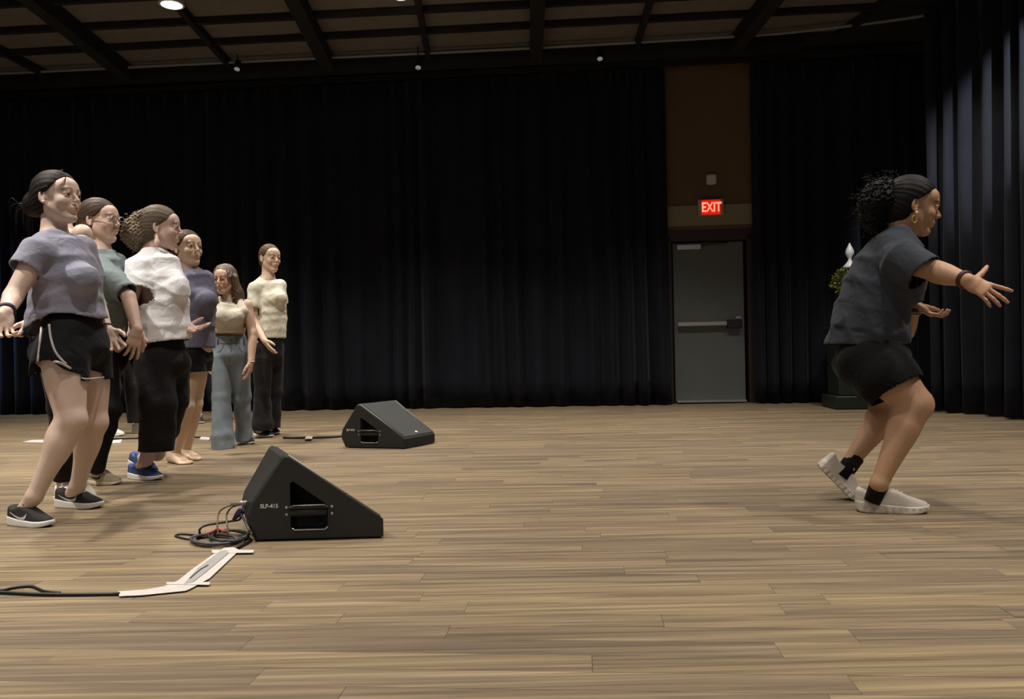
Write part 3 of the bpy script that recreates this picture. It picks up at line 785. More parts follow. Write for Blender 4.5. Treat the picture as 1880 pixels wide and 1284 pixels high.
wr_ = MB(); wr_.box(wp(-12.2, -7.5, 2.2), (.1, 7.6, 2.4), np.array([DX, DY, V(0, 0, 1)])); struct(wr_.build('wall_left', M_CEIL))
cb = MB(); cb.box(wp(-3.6, -7.4, CZ + .14), (8.6, 7.8, .05), np.array([DX, DY, V(0, 0, 1)])); ceil_ = struct(cb.build('ceiling', M_CEIL))
# door
bk = MB(); bk.box(wp((sL + sR) / 2, .19, DH / 2), ((sR - sL) / 2 + .1, .02, DH / 2 + .1), np.array([DX, DY, V(0, 0, 1)])); struct(bk.build('added_light_block', M_TRIM))  # unseen panel added behind the door to stop light leaking through
dn = struct(mesh_obj('door_1', *(lambda m: (m.v, m.f))(MB().box(wp((sL + sR) / 2, .07, DH / 2 + .005), ((sR - sL) / 2 - .035, .022, DH / 2 - .02), np.array([DX, DY, V(0, 0, 1)]))), M_DOOR, None, False))
fr = MB()
for (a, b, z0, z1) in ((sL - .06, sL, 0, DH + .06), (sR, sR + .09, 0, DH + .06), (sL - .06, sR + .09, DH, DH + .13)): wbox(fr, a, b, z0, z1, -.03, .16)
struct(fr.build('trim_1', M_TRIM))
AX = np.array([DX, DY, V(0, 0, 1)]); dw = sR - sL
t = MB(); t.bevbox(wp(sL + dw * .47, -.005, 1.03), (dw * .40, .022, .028), AX, .008); o = t.build('push_bar', M_STEEL, dn)
t = MB(); t.bevbox(wp(sL + dw * .82, -.01, 1.02), (dw * .10, .03, .055), AX, .01); t.build('latch_case', M_BLK, dn)
t = MB(); t.bevbox(wp(sL + dw * .87, -.045, 1.10), (.035, .008, .014), AX, .004); t.build('latch_plate', M_STEEL, dn)
t = MB(); t.bevbox(wp(sL + dw * .24, .0, DH - .075), (dw * .165, .04, .035), AX, .008); t.build('door_closer', M_STEEL, dn)
t = MB(); t.tube([wp(sL + dw * .40, -.03, DH - .05), wp(sL + dw * .62, -.05, DH - .035), wp(sL + dw * .75, -.02, DH - .03)], .01); t.build('closer_arm', M_BLK, dn)
t = MB(); t.box(wp((sL + sR) / 2, -.0, .03), (dw / 2 - .04, .05, .012), AX); t.build('door_sweep', M_STEEL, dn)
# lit strip of wall above the door, painted as a paler band
t = MB(); wbox(t, sL - .12, sR + .12, 2.30, 2.56, -.02, .0); struct(t.build('lit_wall_strip', mat('lit_wall_band', (128, 120, 92), .7)))
# exit sign
ec = P(1304, 382, (PF(1304, 741)[1] - .02)); es = float(np.dot(ec - W0, DX))
ex = empty('exit_sign', ec, 'glowing red EXIT sign above the grey door', 'sign')
t = MB(); t.bevbox(wp(es, -.045, ec[2]), (.165, .025, .108), AX, .008); t.build('sign_case', mat('sign_case', (150, 140, 130), .5), ex)
t = MB(); t.bevbox(wp(es, -.074, ec[2]), (.118, .004, .092), AX, .002); t.build('sign_face', mat('sign_face', (120, 10, 8), .4, emit=(255, 20, 12), estr=.55), ex)
def text_mesh(name, s, size, loc, right, up, m, parent, ext=.002, sx=1.0, label=None):
    c = bpy.data.curves.new(name, 'FONT'); c.body = s; c.size = size; c.extrude = ext; c.align_x = 'CENTER'; c.align_y = 'CENTER'; c.offset = size * .02
    o = bpy.data.objects.new(name, c); C.objects.link(o)
    n = np.cross(right, up); Mx = Matrix(((right[0] * sx, up[0], n[0], 0), (right[1] * sx, up[1], n[1], 0), (right[2] * sx, up[2], n[2], 0), (0, 0, 0, 1)))
    dg = bpy.context.evaluated_depsgraph_get(); me = bpy.data.meshes.new_from_object(o.evaluated_get(dg)); bpy.data.objects.remove(o)
    me.transform(Mx); pl = np.array(wloc(parent)); me.transform(Matrix.Translation(Vector(np.array(loc) - pl)))
    q = bpy.data.objects.new(name, me); C.objects.link(q); me.materials.clear(); me.materials.append(m); q.parent = parent
    return q
text_mesh('sign_letters', 'EXIT', .17, wp(es + .005, -.080, ec[2] - .005), DX, V(0, 0, 1), mat('exit_letter_glow', (255, 120, 100), .4, emit=(255, 105, 80), estr=2.2), ex, sx=.72)
sc = P(1306, 330, PF(1306, 741)[1] - .02); ss = float(np.dot(sc - W0, DX))
t = MB(); t.bevbox(wp(ss, -.03, sc[2]), (.066, .03, .07), AX, .02)
tag(t.build('wall_box', M_WHITE), 'small white box on the wall above the exit sign', 'wall box')

# ------------------------------------------------------------------ ceiling grid, traced on the ceiling plane
def CP(px, py, z=CZ): return PF(px, py, z)
def cline(x0, y0, x1, y1): return CP(x0, y0), CP(x1, y1)
def isect(A, B):
    (a, b), (c, d) = A, B; r = (b - a)[:2]; s_ = (d - c)[:2]; q = (c - a)[:2]
    t_ = (q[0] * s_[1] - q[1] * s_[0]) / (r[0] * s_[1] - r[1] * s_[0]); p = a + (b - a) * t_; p[2] = CZ; return p
depth = [cline(-160, 0, 0, 85), cline(85, 0, 212, 105), cline(325, 0, 402, 90), cline(551, 0, 596, 92), cline(768, 0, 783, 80), cline(986, 0, 984, 80), cline(1192, 0, 1172, 66), cline(1402, 0, 1360, 56), cline(1620, 0, 1556, 45)]
thick = [0, 1, 0, 1, 0, 1, 0, 1, 0]
depth = [cline(-420, 0, -215, 105)] + depth; thick = [1] + thick
cross_ = [cline(0, 134, 940, 88), cline(0, 94, 940, 44), cline(0, 53, 940, 5)]
dlt = (cross_[2][0] - cross_[1][0])
step = V(0, 1, 0) * (cross_[2][0][1] - cross_[1][0][1])
for i in range(1, 9): cross_.append((cross_[2][0] + step * i, cross_[2][1] + step * i))
for (a, b), th in zip(depth, thick):
    d = nrm(b - a); l_ = np.cross(V(0, 0, 1), d); e0 = isect((a, b), cross_[0]); e1 = isect((a, b), cross_[10])
    w_ = .075 if th else .03; hh_ = .09 if th else .045
    t = MB(); t.box((e0 + e1) / 2 - V(0, 0, hh_), (np.linalg.norm(e1 - e0) / 2, w_, hh_), np.array([d, l_, V(0, 0, 1)])); t.build('ceiling_beam', M_BEAM, ceil_)
for a, b in cross_[1:]:
    e0 = isect((a, b), depth[0]); e1 = isect((a, b), depth[-1]); d = nrm(e1 - e0)
    t = MB(); t.box((e0 + e1) / 2 - V(0, 0, .03), (np.linalg.norm(e1 - e0) / 2, .028, .03), np.array([d, np.cross(V(0, 0, 1), d), V(0, 0, 1)])); t.build('cross_bar', M_BEAM, ceil_)
for i in range(len(depth) - 1):
    for j in range(10):
        q = [isect(depth[i], cross_[j]), isect(depth[i + 1], cross_[j]), isect(depth[i + 1], cross_[j + 1]), isect(depth[i], cross_[j + 1])]
        c = sum(q) / 4; q = [c + (p - c) * .975 + V(0, 0, .012) for p in q]
        t = MB(); t.prism(q, V(0, 0, .05)); t.build('ceiling_panel', M_TILE, ceil_)
# pipe rail curving to the right and the black header behind it
rail = [CP(x, y, CZ - .06) for (x, y) in ((-150, 141), (0, 135), (470, 112), (940, 90), (1365, 66), (1500, 54), (1640, 37), (1720, 22), (1800, -15))]
t = MB(); t.tube(catmull(rail, 6), .018, 10); tag(t.build('curtain_rail_pipe', M_PIPE, None, True), 'long thin grey metal pipe rail under the ceiling, curving at its right end', 'pipe')
hb = MB(); a = CP(-150, 141, CZ); b = CP(1480, 62, CZ); hb.prism([a + V(0, .12, .12), b + V(0, .12, .12), b + V(0, .30, .12), a + V(0, .30, .12)], V(0, 0, -.24)); struct(hb.build('trim_3', M_BEAM))
# recessed downlights
M_GLOW = mat('downlight_glow', (255, 250, 240), .5, emit=(255, 248, 232), estr=9)
def downlight(px, py, label, r=.085):
    c = PF(px, py, CZ - .20); e = empty('ceiling_light', c, label, 'light', None)
    t = MB(); t.lathe(c, [(r * 1.1, .20), (r * 1.15, .02), (r * 1.25, .0), (r * 1.02, -.004), (r * 1.0, .015)], 28); t.build('light_trim', M_WHITE, e, True)
    t = MB(); t.lathe(c, [(r * .98, .006), (r * .98, -.001), (r * .5, -.008)], 28); t.build('light_lens', M_GLOW, e, True)
downlight(315, 9, 'bright round ceiling downlight at the upper left', .098)
downlight(735, -7, 'ceiling downlight cut off by the top edge near the middle')
# small stage lamps under the rail
def stage_lamp(px, py, label, y=9.6, d=(0, -.5, -1), glow=1.2):
    c = P(px, py, y); d = nrm(d); e1 = nrm(np.cross(d, V(1, 0, 0))); e2 = np.cross(d, e1); top = c[2]
    e = empty('stage_lamp', c, label, 'lamp', None)
    t = MB(); t.lathe(c, [(.028, -.09), (.038, -.05), (.04, .03), (.043, .045)], 16, np.array([e1, e2, d])); t.build('lamp_can', M_BLK, e, True)
    t = MB(); t.lathe(c + d * .046, [(.034, 0), (.030, .004)], 16, np.array([e1, e2, d])); t.build('lamp_lens', mat('lamp_lens', (150, 150, 160), .2, metal=.5, emit=(170, 170, 185), estr=.25), e, True)
    t = MB(); t.tube([c, V(c[0], c[1], CZ - .02)], .008); t.build('lamp_stem', M_BLK, e, True)
stage_lamp(436, 122, 'small black stage lamp under the pipe rail, leftmost')
stage_lamp(768, 119, 'small black stage lamp under the pipe rail, near the middle', y=9.45)
stage_lamp(1101, 103, 'small black stage lamp under the pipe rail, left of the tan wall')
stage_lamp(985, 30, 'small black stage lamp hanging under a thick ceiling beam', y=8.7)
stage_lamp(1750, 32, 'small stage lamp above the right-hand curtain', y=8.6)

# ------------------------------------------------------------------ curtains
def curtain(path, z0, z1, seed, amp=.055, lam=.17, label='', nz=14, dz=.012, gath=0, name='stage_curtain'):
    """path: list of floor points; a hanging cloth with irregular pleats; faces the side of -n"""
    rs = np.random.RandomState(seed); pts = catmull(path, 12) if len(path) > 2 else [path[0] + (path[1] - path[0]) * i / 40 for i in range(41)]
    pts = np.array(pts); sg = np.linalg.norm(np.diff(pts, axis=0), axis=1); S_ = np.concatenate([[0], np.cumsum(sg)]); L = S_[-1]
    n = int(L / dz); s_ = np.linspace(0, L, n); X = np.interp(s_, S_, pts[:, 0]); Y = np.interp(s_, S_, pts[:, 1])
    tx = np.gradient(X); ty = np.gradient(Y); l_ = np.hypot(tx, ty); nx, ny = -ty / l_, tx / l_
    # irregular phase
    k = int(L / lam) + 3; ph = np.interp(s_, np.linspace(0, L, k), np.cumsum(rs.uniform(.55, 1.5, k))) * 2 * PI
    am = np.interp(s_, np.linspace(0, L, k), rs.uniform(.45, 1.25, k)) * amp
    v = []; zz = np.linspace(z0, z1, nz)
    for q, z in enumerate(zz):
        t_ = (z - z0) / (z1 - z0)
        a = am * (1 - .35 * t_); ph2 = ph + .5 * np.sin(s_ * 3 + t_ * 2.0) * (1 - t_)
        dd = a * (np.sin(ph2) + .28 * np.sin(2 * ph2 + 1.0)) + .012 * np.sin(s_ * 23 + t_ * 3)
        ds = .35 * a * np.cos(ph2)
        v.append(np.stack([X + nx * dd + tx / l_ * ds, Y + ny * dd + ty / l_ * ds, np.full(n, z)], 1))
    v = np.vstack(v); F_ = []
    i = np.arange(n - 1)
    for q in range(nz - 1):
        F_.append(np.stack([q * n + i, q * n + i + 1, (q + 1) * n + i + 1, (q + 1) * n + i], 1))
    o = mesh_obj(name, v, np.vstack(F_), M_CURT, None, True)
    md = o.modifiers.new('thick', 'SOLIDIFY'); md.thickness = .006
    return tag(o, label, 'curtain')
tb = -.16
s_of = lambda px, t_=tb: (lambda r: (lambda A, b: float(np.linalg.solve(A, b)[0]))(np.array([[DX[0], -r[0]], [DX[1], -r[1]]]), -(W0 + DY * t_)[:2]))(ray(px, 742))
curtain([wp(s_of(-160), tb), wp(s_of(1232), tb)],   .015, 4.30, 5, amp=.075, lam=.27, label='wide black pleated stage curtain across the back wall, left of the door')
curtain([wp(s_of(1391), tb), wp(s_of(1560), tb), wp(s_of(1712), tb - .05), wp(s_of(1735), tb - .12)], 0.015, 4.30, 8, amp=.07, lam=.26, label='black pleated stage curtain between the door and the right corner')
cr = [PF(1712, 757), PF(1735, 757), PF(1800, 762), PF(1880, 770), PF(1990, 783)]
cr = [V(c[0], c[1], 0) for c in cr]
curtain(cr, .015, 4.25, 21, amp=.105, lam=.25, label='right-hand side curtain with pale light catching its vertical folds', name='stage_curtain')
# black drape track above curtains
t = MB(); t.box(wp(-4, tb, 4.36), (8, .04, .03), AX); tag(t.build('curtain_track', M_BEAM), 'black curtain track along the top of the back wall', 'track')

# ------------------------------------------------------------------ tapes, cables
M_TAPE = mat('white_tape', (196, 190, 186), .6, noise=(30, .9))
M_TAPE2 = mat('translucent_tape', (168, 164, 162), .35, noise=(25, .85))
M_CABLE = mat('black_cable', (22, 21, 22), .5)
M_CABG = mat('grey_cable', (60, 60, 60), .5)
def flat(name, px, m, parent=None, z=.003, th=.0012, build=True):
    q = [PF(x, y, z) for x, y in px]; t = MB(); t.prism(q, V(0, 0, -th)); 
    o = t.build(name, m, parent)
    return o
def stripc(poly, z): return [PF(x, y, z) for x, y in poly]
tp = empty('floor_tape', PF(340, 1060), 'long white tape strip holding down the cable beside the front floor monitor', 'tape')
flat('tape_strip', [(217, 1086), (219, 1095), (262, 1093), (340, 1085), (348, 1082), (385, 1062), (440, 1010), (428, 1005), (412, 1006), (390, 1019), (352, 1046), (327, 1066), (300, 1077), (265, 1083)], M_TAPE, tp, z=.006)
flat('tape_center', [(338, 1072), (352, 1070), (378, 1050), (420, 1015), (415, 1010), (404, 1012), (362, 1044)], M_TAPE2, tp, z=.0085)
flat('cross_tape', [(388, 1010), (390, 1016), (465, 1015), (466, 1010)], M_TAPE, tp, z=.0075)
flat('cross_tape', [(305, 1069), (306, 1073), (384, 1074), (386, 1069)], M_TAPE, tp, z=.0075)
t = MB(); t.tube([PF(x, y, .0095) for x, y in ((349, 1062), (358, 1054), (368, 1046), (382, 1038))], .0022, 5); t.build('cable_bulge', M_CABG, tp, True)
def cable(px, r, label, m=M_CABLE, hs=None, name='cable', cat='cable'):
    pts = [PF(x, y, (hs[i] if hs else r + .0006)) for i, (x, y) in enumerate(px)]
    t = MB(); t.tube(catmull(pts, 6), r, 7); return tag(t.build(name, m, None, True), label, cat)
cable([(-60, 1086), (0, 1088), (60, 1091), (120, 1092), (219, 1091)], .0055, 'straight black floor cable at the lower left, running into the white tape')
cable([(-60, 1082), (0, 1084), (22, 1080), (45, 1077), (62, 1078), (82, 1086), (110, 1089)], .0045, 'black cable with a small hump, lying behind the straight one at lower left')
cable([(520, 804), (560, 804), (600, 803), (632, 801)], .010, 'thin black cable running along the floor to the far floor monitor')
cable([(205, 806), (245, 805), (300, 804), (380, 803), (400, 806)], .008, 'thin dark cable on the floor behind the dancers\' legs')
for (q, lab) in (([(40, 812), (58, 808), (96, 807), (92, 813)], 'white tape patch on the floor behind the leftmost dancer'),
                 ([(196, 814), (200, 809), (224, 807), (222, 813)], 'small white tape patch beside the white sneaker of the dancer in the background'),
                 ([(560, 806), (562, 801), (574, 801), (573, 806)], 'tiny white tape patch on the cable left of the far floor monitor'),
                 ([(366, 807), (369, 802), (386, 803), (384, 808)], 'tiny white tape patch on the floor left of the blue jeans')):
    tag(flat('floor_tape', q, M_TAPE, None, z=.022 if lab.startswith('tiny white tape patch on the cable') else .012, th=.002 if 'cable' in lab else .0115), lab, 'tape')

# ------------------------------------------------------------------ floor monitors
M_CAB = mat('monitor_cabinet', (31, 31, 29), .6, bump=(500, .25), spec=.4)
M_GRILL = mat('monitor_grille', (60, 62, 62), .6, bump=(900, .6))
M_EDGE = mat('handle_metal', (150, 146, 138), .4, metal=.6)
M_VOID = mat('handle_recess', (4, 4, 4), .9)
def monitor(NR, NF, FF, FR, base, label, led=None, mirror=False):
    NR, NF, FF, FR = [V(*q, 0) for q in (NR, NF, FF, FR)]
    root = empty('floor_monitor', (NR + NF + FF + FR) / 4, label, 'speaker')
    prof = [(0, .006), (.515, .006), (.515, .077), (.505, .088), (.135, .345), (.120, .347), (.108, .338), (-.018, .155), (-.034, .105), (-.030, .070)]
    Ln = .515
    def pt(s_, w_, h_):
        a = NR + (NF - NR) * (s_ / Ln); b = FR + (FF - FR) * (s_ / Ln); q = a + (b - a) * w_; return V(q[0], q[1], h_)
    n = len(prof); mb = MB(); b = .018
    # side faces inset by a bevel
    cs, ch = .2, .13
    def ins(p, d): 
        v = np.array([p[0] - cs, p[1] - ch]); L_ = np.linalg.norm(v); v = v * (1 - d / L_); return (cs + v[0], ch + v[1])
    rings = [(0, .010), (.022, 0), (.978, 0), (1, .010)]
    vs = []
    for (w_, d) in rings: vs += [pt(*(lambda q: (q[0], w_, q[1]))(ins(p, d))) for p in prof]
    # near side with the handle opening, built as a ring between the outline and the opening
    hole = [(.140, .165), (.140, .232), (.152, .240), (.283, .146), (.290, .130), (.290, .055), (.280, .043), (.152, .043), (.140, .055), (.140, .110)]
    fs = []
    for r in range(3):
        for i in range(n): fs.append((r * n + i, r * n + (i + 1) % n, r * n + n + (i + 1) % n, r * n + n + i))
    fs.append(tuple(range(3 * n, 4 * n)))
    base_i = len(vs); vs += [pt(p[0], 0.0, p[1]) for p in hole]; b2 = len(vs); vs += [pt(p[0], .22, p[1]) for p in hole]
    m_ = len(hole)
    for i in range(m_): fs.append((base_i + i, base_i + (i + 1) % m_, b2 + (i + 1) % m_, b2 + i))
    mb.add(vs, fs)
    # near cap with a hole through bmesh triangulation
    import bmesh
    bm = bmesh.new(); o1 = [bm.verts.new(tuple(v)) for v in vs[:n]]; o2 = [bm.verts.new(tuple(v)) for v in vs[base_i:base_i + m_]]
    ed = [bm.edges.new((o1[i], o1[(i + 1) % n])) for i in range(n)] + [bm.edges.new((o2[i], o2[(i + 1) % m_])) for i in range(m_)]
    bmesh.ops.triangle_fill(bm, edges=ed, use_beauty=True); bm.verts.index_update()
    fcs = [tuple(v.index for v in f.verts) for f in bm.faces]; capv = [tuple(v.co) for v in bm.verts]; bm.free()
    mb.add(capv, fcs)
    mb.build('cabinet', M_CAB, root)
    t = MB(); t.prism([pt(p[0], .219, p[1]) for p in hole], nrm(pt(.2, .3, 0) - pt(.2, 0, 0)) * .01); t.build('handle_recess', M_VOID, root)
    t = MB(); t.tube([pt(.132, .012, .132), pt(.15, .008, .134), pt(.28, .008, .134), pt(.298, .012, .132)], .008, 8); t.tube([pt(.14, .03, .112), pt(.29, .03, .112)], .016, 8)
    h_ = t.build('handle', M_CAB, root, True)
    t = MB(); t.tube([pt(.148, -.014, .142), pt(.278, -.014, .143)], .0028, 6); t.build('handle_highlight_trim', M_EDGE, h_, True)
    t = MB(); t.tube([pt(.145, -.006, .052), pt(.155, -.006, .044), pt(.276, -.006, .044), pt(.288, -.006, .054)], .0028, 6); t.build('recess_rim', M_EDGE, root, True)
    for (s_, z_) in ((.124, .134), (.124, .106), (.306, .134), (.306, .106)):
        t = MB(); nn = nrm(pt(.2, 0, 0) - pt(.2, .3, 0)); e1 = nrm(NF - NR); t.lathe(pt(s_, 0, z_), [(.006, -.002), (.006, .002), (.003, .003)], 10, np.array([e1, V(0, 0, 1), nn])); t.build('screw', M_EDGE, root, True)
    # grille on the slope and its frame edge
    u = nrm(pt(.505, 0, .088) - pt(.135, 0, .345)); nup = nrm(np.cross(u, nrm(FR - NR))); nup = nup if nup[2] > 0 else -nup
    q = [pt(.140, .05, .3418), pt(.500, .05, .0918), pt(.500, .95, .0918), pt(.140, .95, .3418)]
    t = MB(); t.prism(q, nup * .004); g = t.build('grille', M_GRILL, root)
    for w_ in (.02, .98):
        t = MB(); t.tube([pt(.137, w_, .3445), pt(.503, w_, .0895)], .0042, 6); t.build('grille_edge', mat('edge_pale', (120, 118, 112), .5), root, True)  # pale tubes along both slope edges of the grille
    c = pt(.478, .5, .109) + nup * .004; t = MB(); ax_ = np.array([u, np.cross(nup, u), nup]); t.lathe(c, [(.013, 0), (.013, .003), (.008, .005)], 16, ax_); t.build('logo_badge', mat('silver_badge', (225, 225, 222), .3, metal=.3), g, True)
    # rear panel inset with sockets
    e1 = nrm(FR - NR); 
    t = MB(); t.prism([pt(-.0345, .12, .100), pt(-.0185, .12, .152), pt(-.0185, .88, .152), pt(-.0345, .88, .100)], V(-.004, 0, .001)); rp_ = t.build('connector_panel', M_VOID, root)
    for w_ in (.3, .5, .7):
        t = MB(); t.lathe(pt(-.032, w_, .118) + V(-.004, 0, 0), [(.012, 0), (.012, .008), (.009, .009)], 12, np.array([e1, V(0, 0, 1), V(-1, 0, 0)])); t.build('socket', M_EDGE, rp_, True)
    for (s_, w_) in ((.03, .06), (.49, .06), (.03, .94), (.49, .94)):
        t = MB(); t.lathe(pt(s_, w_, 0), [(.012, 0), (.012, .008)], 10); t.build('rubber_foot', M_BLK, root, True)
    text_mesh('side_lettering', 'SLP-415', .022, pt(.055, -.0035, .142), nrm(NF - NR), V(0, 0, 1), mat('lettering', (205, 203, 198), .5), root, ext=.0006)
    return root, pt
mon1, pt1 = monitor((-1.041, 3.185), (-.529, 3.20), (-.76, 3.62), (-1.175, 3.50), None, 'black wedge floor monitor nearest the camera, with cables coiled behind it')
mon2, pt2 = monitor((-1.337, 6.28), (-.838, 6.12), (-.64, 6.48), (-1.10, 6.70), None, 'smaller-looking black wedge floor monitor farther back near the curtain')
# cables plugged into the front monitor
pk = pt1(-.03, .25, .118)
def rnd_loop(cx, cy, rx, ry, n, r, label, m, seed, z=.006, tail=None, name='cable'):
    rs = np.random.RandomState(seed); pts = []
    for k in range(n * 10 + 1):
        a = k / 10 * 2 * PI; j = 1 + .07 * math.sin(a * .37 + seed) + .02 * rs.randn()
        pts.append(PF(cx + rx * j * math.cos(a) + 3 * math.sin(a * .21 + seed), cy + ry * j * math.sin(a), z + .010 * (k / 10 / n) + .003 * math.sin(a * 1.7) ** 2))
    if tail: pts += tail
    t = MB(); t.tube(catmull(pts, 2), r, 6); return tag(t.build(name, m, None, True), label, 'cable')
rnd_loop(395, 990, 42, 9, 4, .0055, 'grey-black cable coiled flat on the floor behind the front monitor', M_CABG, 1, tail=[PF(452, 985, .02), PF(458, 975, .05), pt1(-.05, .35, .09)])
rnd_loop(420, 984, 34, 10, 3, .005, 'second dark coil of cable touching the back of the front monitor', M_CABLE, 4, z=.012, tail=None)
cable([(386, 985), (350, 990), (330, 987), (322, 984), (332, 981), (352, 982), (372, 984)], .0045, 'thin loop of black cable sticking out left of the coil')
cable([(436, 1006), (448, 1000), (462, 992)], .006, 'short black cable end between the white tape and the front monitor')
t = MB(); pts = [PF(367, 982, .01), P(367, 972, 3.25), P(378, 965, 3.28), P(400, 961, 3.3), P(425, 957, 3.32), P(441, 953, 3.33), pt1(-.036, .45, .11)]
t.tube(catmull(pts, 6), .005, 7); tag(t.build('cable', mat('brown_black_cable', (48, 38, 28), .5), None, True), 'brown-black cable arching from the coil up to the purple plug', 'cable')
t = MB(); a = P(428, 955, 3.31); b = pt1(-.036, .45, .112); t.tube([a, a + (b - a) * .45, b], [.006, .014, .017], 12); tag(t.build('cable_plug', mat('purple_plug', (58, 38, 92), .4), None, True), 'purple plug in the back of the front monitor', 'plug')
for i, (x0, y0, xm, ym, xt, lab) in enumerate(((399, 975, 402, 938, 428, 'thin grey cable arching from the coil up to the upper socket, outer arc'), (417, 975, 416, 942, 432, 'thin grey cable rising from the coil to the upper socket, inner arc'))):
    pts = [P(x0 + 2, 982, 3.24), P(x0, y0 - 10, 3.26), P(xm, ym + 4, 3.3), P((xm + xt) / 2, 931 + i * 2, 3.3), P(xt, 928.5 + i, 3.31), pt1(-.03, .25 + .05 * i, .142)]
    t = MB(); t.tube(catmull(pts, 6), .0036, 6); tag(t.build('cable', mat('olive_cable', (96, 84, 66), .5), None, True), lab, 'cable')
t = MB(); a = P(425, 926, 3.3); b = pt1(-.03, .2, .148); t.tube([a, b], [.007, .0085], 10); tag(t.build('cable_plug', M_EDGE, None, True), 'silver plug in the upper socket of the front monitor', 'plug')
pts = [PF(x, y, .022) for x, y in ((388, 978), (396, 972), (400, 979), (392, 982), (386, 979))]
t = MB(); t.tube(catmull([PF(380, 981, .02), PF(390, 976, .03), PF(401, 971, .035), PF(409, 975, .03), PF(420, 978, .02)], 5), .0065, 7); tag(t.build('cable_tie', mat('red_tie', (170, 88, 72), .6), None, True), 'faded red cable end lying on the cable coil', 'cable')

# ------------------------------------------------------------------ pedestal with foliage ball and white finial, behind the instructor
pc = PF(1566, 749); pz = pc[1]
pd = empty('pedestal', pc, 'dark green square pedestal by the right corner curtain', 'pedestal')
M_GRN = mat('dark_green_plinth', (30, 38, 32), .5, noise=(8, .8))
AXP = np.array([DX, DY, V(0, 0, 1)])
for (w_, z0, z1, nm) in ((.27, 0, .15, 'plinth_base'), (.215, .15, .86, 'shaft'), (.25, .86, .93, 'cap')):
    t = MB(); t.bevbox(pc + V(0, 0, (z0 + z1) / 2), (w_, w_, (z1 - z0) / 2), AXP, .012); t.build(nm, M_GRN, pd)
ur = pc + V(0, 0, .93)
u_ = empty('planter', ur, 'dark urn on the pedestal, hidden behind the woman in the charcoal T-shirt', 'planter')
t = MB(); t.lathe(ur, [(.10, 0), (.10, .02), (.04, .05), (.05, .10), (.14, .20), (.17, .32), (.18, .34), (.16, .345)], 28); t.build('urn', mat('urn_dark', (40, 42, 38), .5), u_, True)
bc = ur + V(0, 0, .50)
fo = MB(); rs = np.random.RandomState(5)
for i in range(520):
    d = nrm(rs.randn(3)); p0 = bc + d * .165 * rs.uniform(.85, 1.12) * V(1, 1, 1.0); tdir = nrm(d + .8 * rs.randn(3)); sd = nrm(np.cross(tdir, rs.randn(3))); L_ = rs.uniform(.035, .065); w_ = L_ * .34; nn = np.cross(tdir, sd) * .004
    fo.add([p0, p0 + tdir * L_ * .5 + sd * w_ + nn, p0 + tdir * L_, p0 + tdir * L_ * .5 - sd * w_ + nn, p0 + tdir * L_ * .5 - nn], [(0, 1, 4), (1, 2, 4), (2, 3, 4), (3, 0, 4)])
fb = fo.build('foliage', mat('yellow_green_leaf', (128, 134, 62), .6, noise=(25, .35)), u_); fb['kind'] = 'stuff'
t = MB(); t.lathe(bc - V(0, 0, .15), [(.05, 0), (.14, .06), (.165, .15), (.14, .24), (.05, .30)], 20); t.build('moss_core', mat('moss', (52, 58, 30), .9, noise=(30, .5)), u_, True)
fc_ = bc + V(0, 0, .17)
t = MB(); t.lathe(fc_, [(.075, 0), (.078, .02), (.05, .05), (.022, .085), (.018, .11), (.030, .13), (.047, .165), (.048, .19), (.036, .225), (.016, .265), (.005, .29)], 24); tag(t.build('finial', mat('white_ceramic', (225, 228, 235), .35), None, True), 'white finial on top of the foliage ball behind the woman in the charcoal T-shirt', 'finial')
# ------------------------------------------------------------------ people
def cloth(name, col, rough=.9, b=(260, .18), nz=(14, .92), sheen=.06, spec=.15):
    new = name not in MATS; m = mat(name, col, rough, noise=nz, bump=b, sheen=sheen, spec=spec)
    if new:                                                    # soft wrinkles under the weave
        nt = m.node_tree; bp = [n for n in nt.nodes if n.type == 'BUMP'][0]; n = nt.nodes.new('ShaderNodeTexNoise'); n.inputs['Scale'].default_value = 11; n.inputs['Distortion'].default_value = 1.6; n.inputs['Detail'].default_value = 2
        tc = [q for q in nt.nodes if q.type == 'TEX_COORD'][0]; nt.links.new(tc.outputs['Object'], n.inputs['Vector'])
        b2 = nt.nodes.new('ShaderNodeBump'); b2.inputs['Strength'].default_value = .5; b2.inputs['Distance'].default_value = .018; nt.links.new(n.outputs['Fac'], b2.inputs['Height']); nt.links.new(b2.outputs[0], bp.inputs['Normal'])
    return m
FAIR = dict(skin=(.70, .52, .43), lips=(.52, .24, .21), brow=(.10, .06, .04))
TAN = dict(skin=(.47, .275, .165), lips=(.36, .15, .11), brow=(.03, .02, .015))
M_HAIRD = mat('dark_brown_hair', (36, 27, 23), .6, noise=(90, .6), spec=.2)
M_HAIRB = mat('brown_hair', (76, 58, 46), .6, noise=(90, .55), spec=.2)
M_HAIRC = mat('curly_ash_hair', (134, 119, 96), .7, noise=(60, .55), spec=.5)
M_HAIRK = mat('black_hair', (17, 14, 14), .6, noise=(70, .6), spec=.2)
M_WLACE = mat('white_lace', (225, 222, 215), .8); M_WSOLE = mat('white_sole', (228, 226, 220), .6)
def gar(J, part):
    return lambda *a, **k: garment(*a, J=J, part=part, **k)
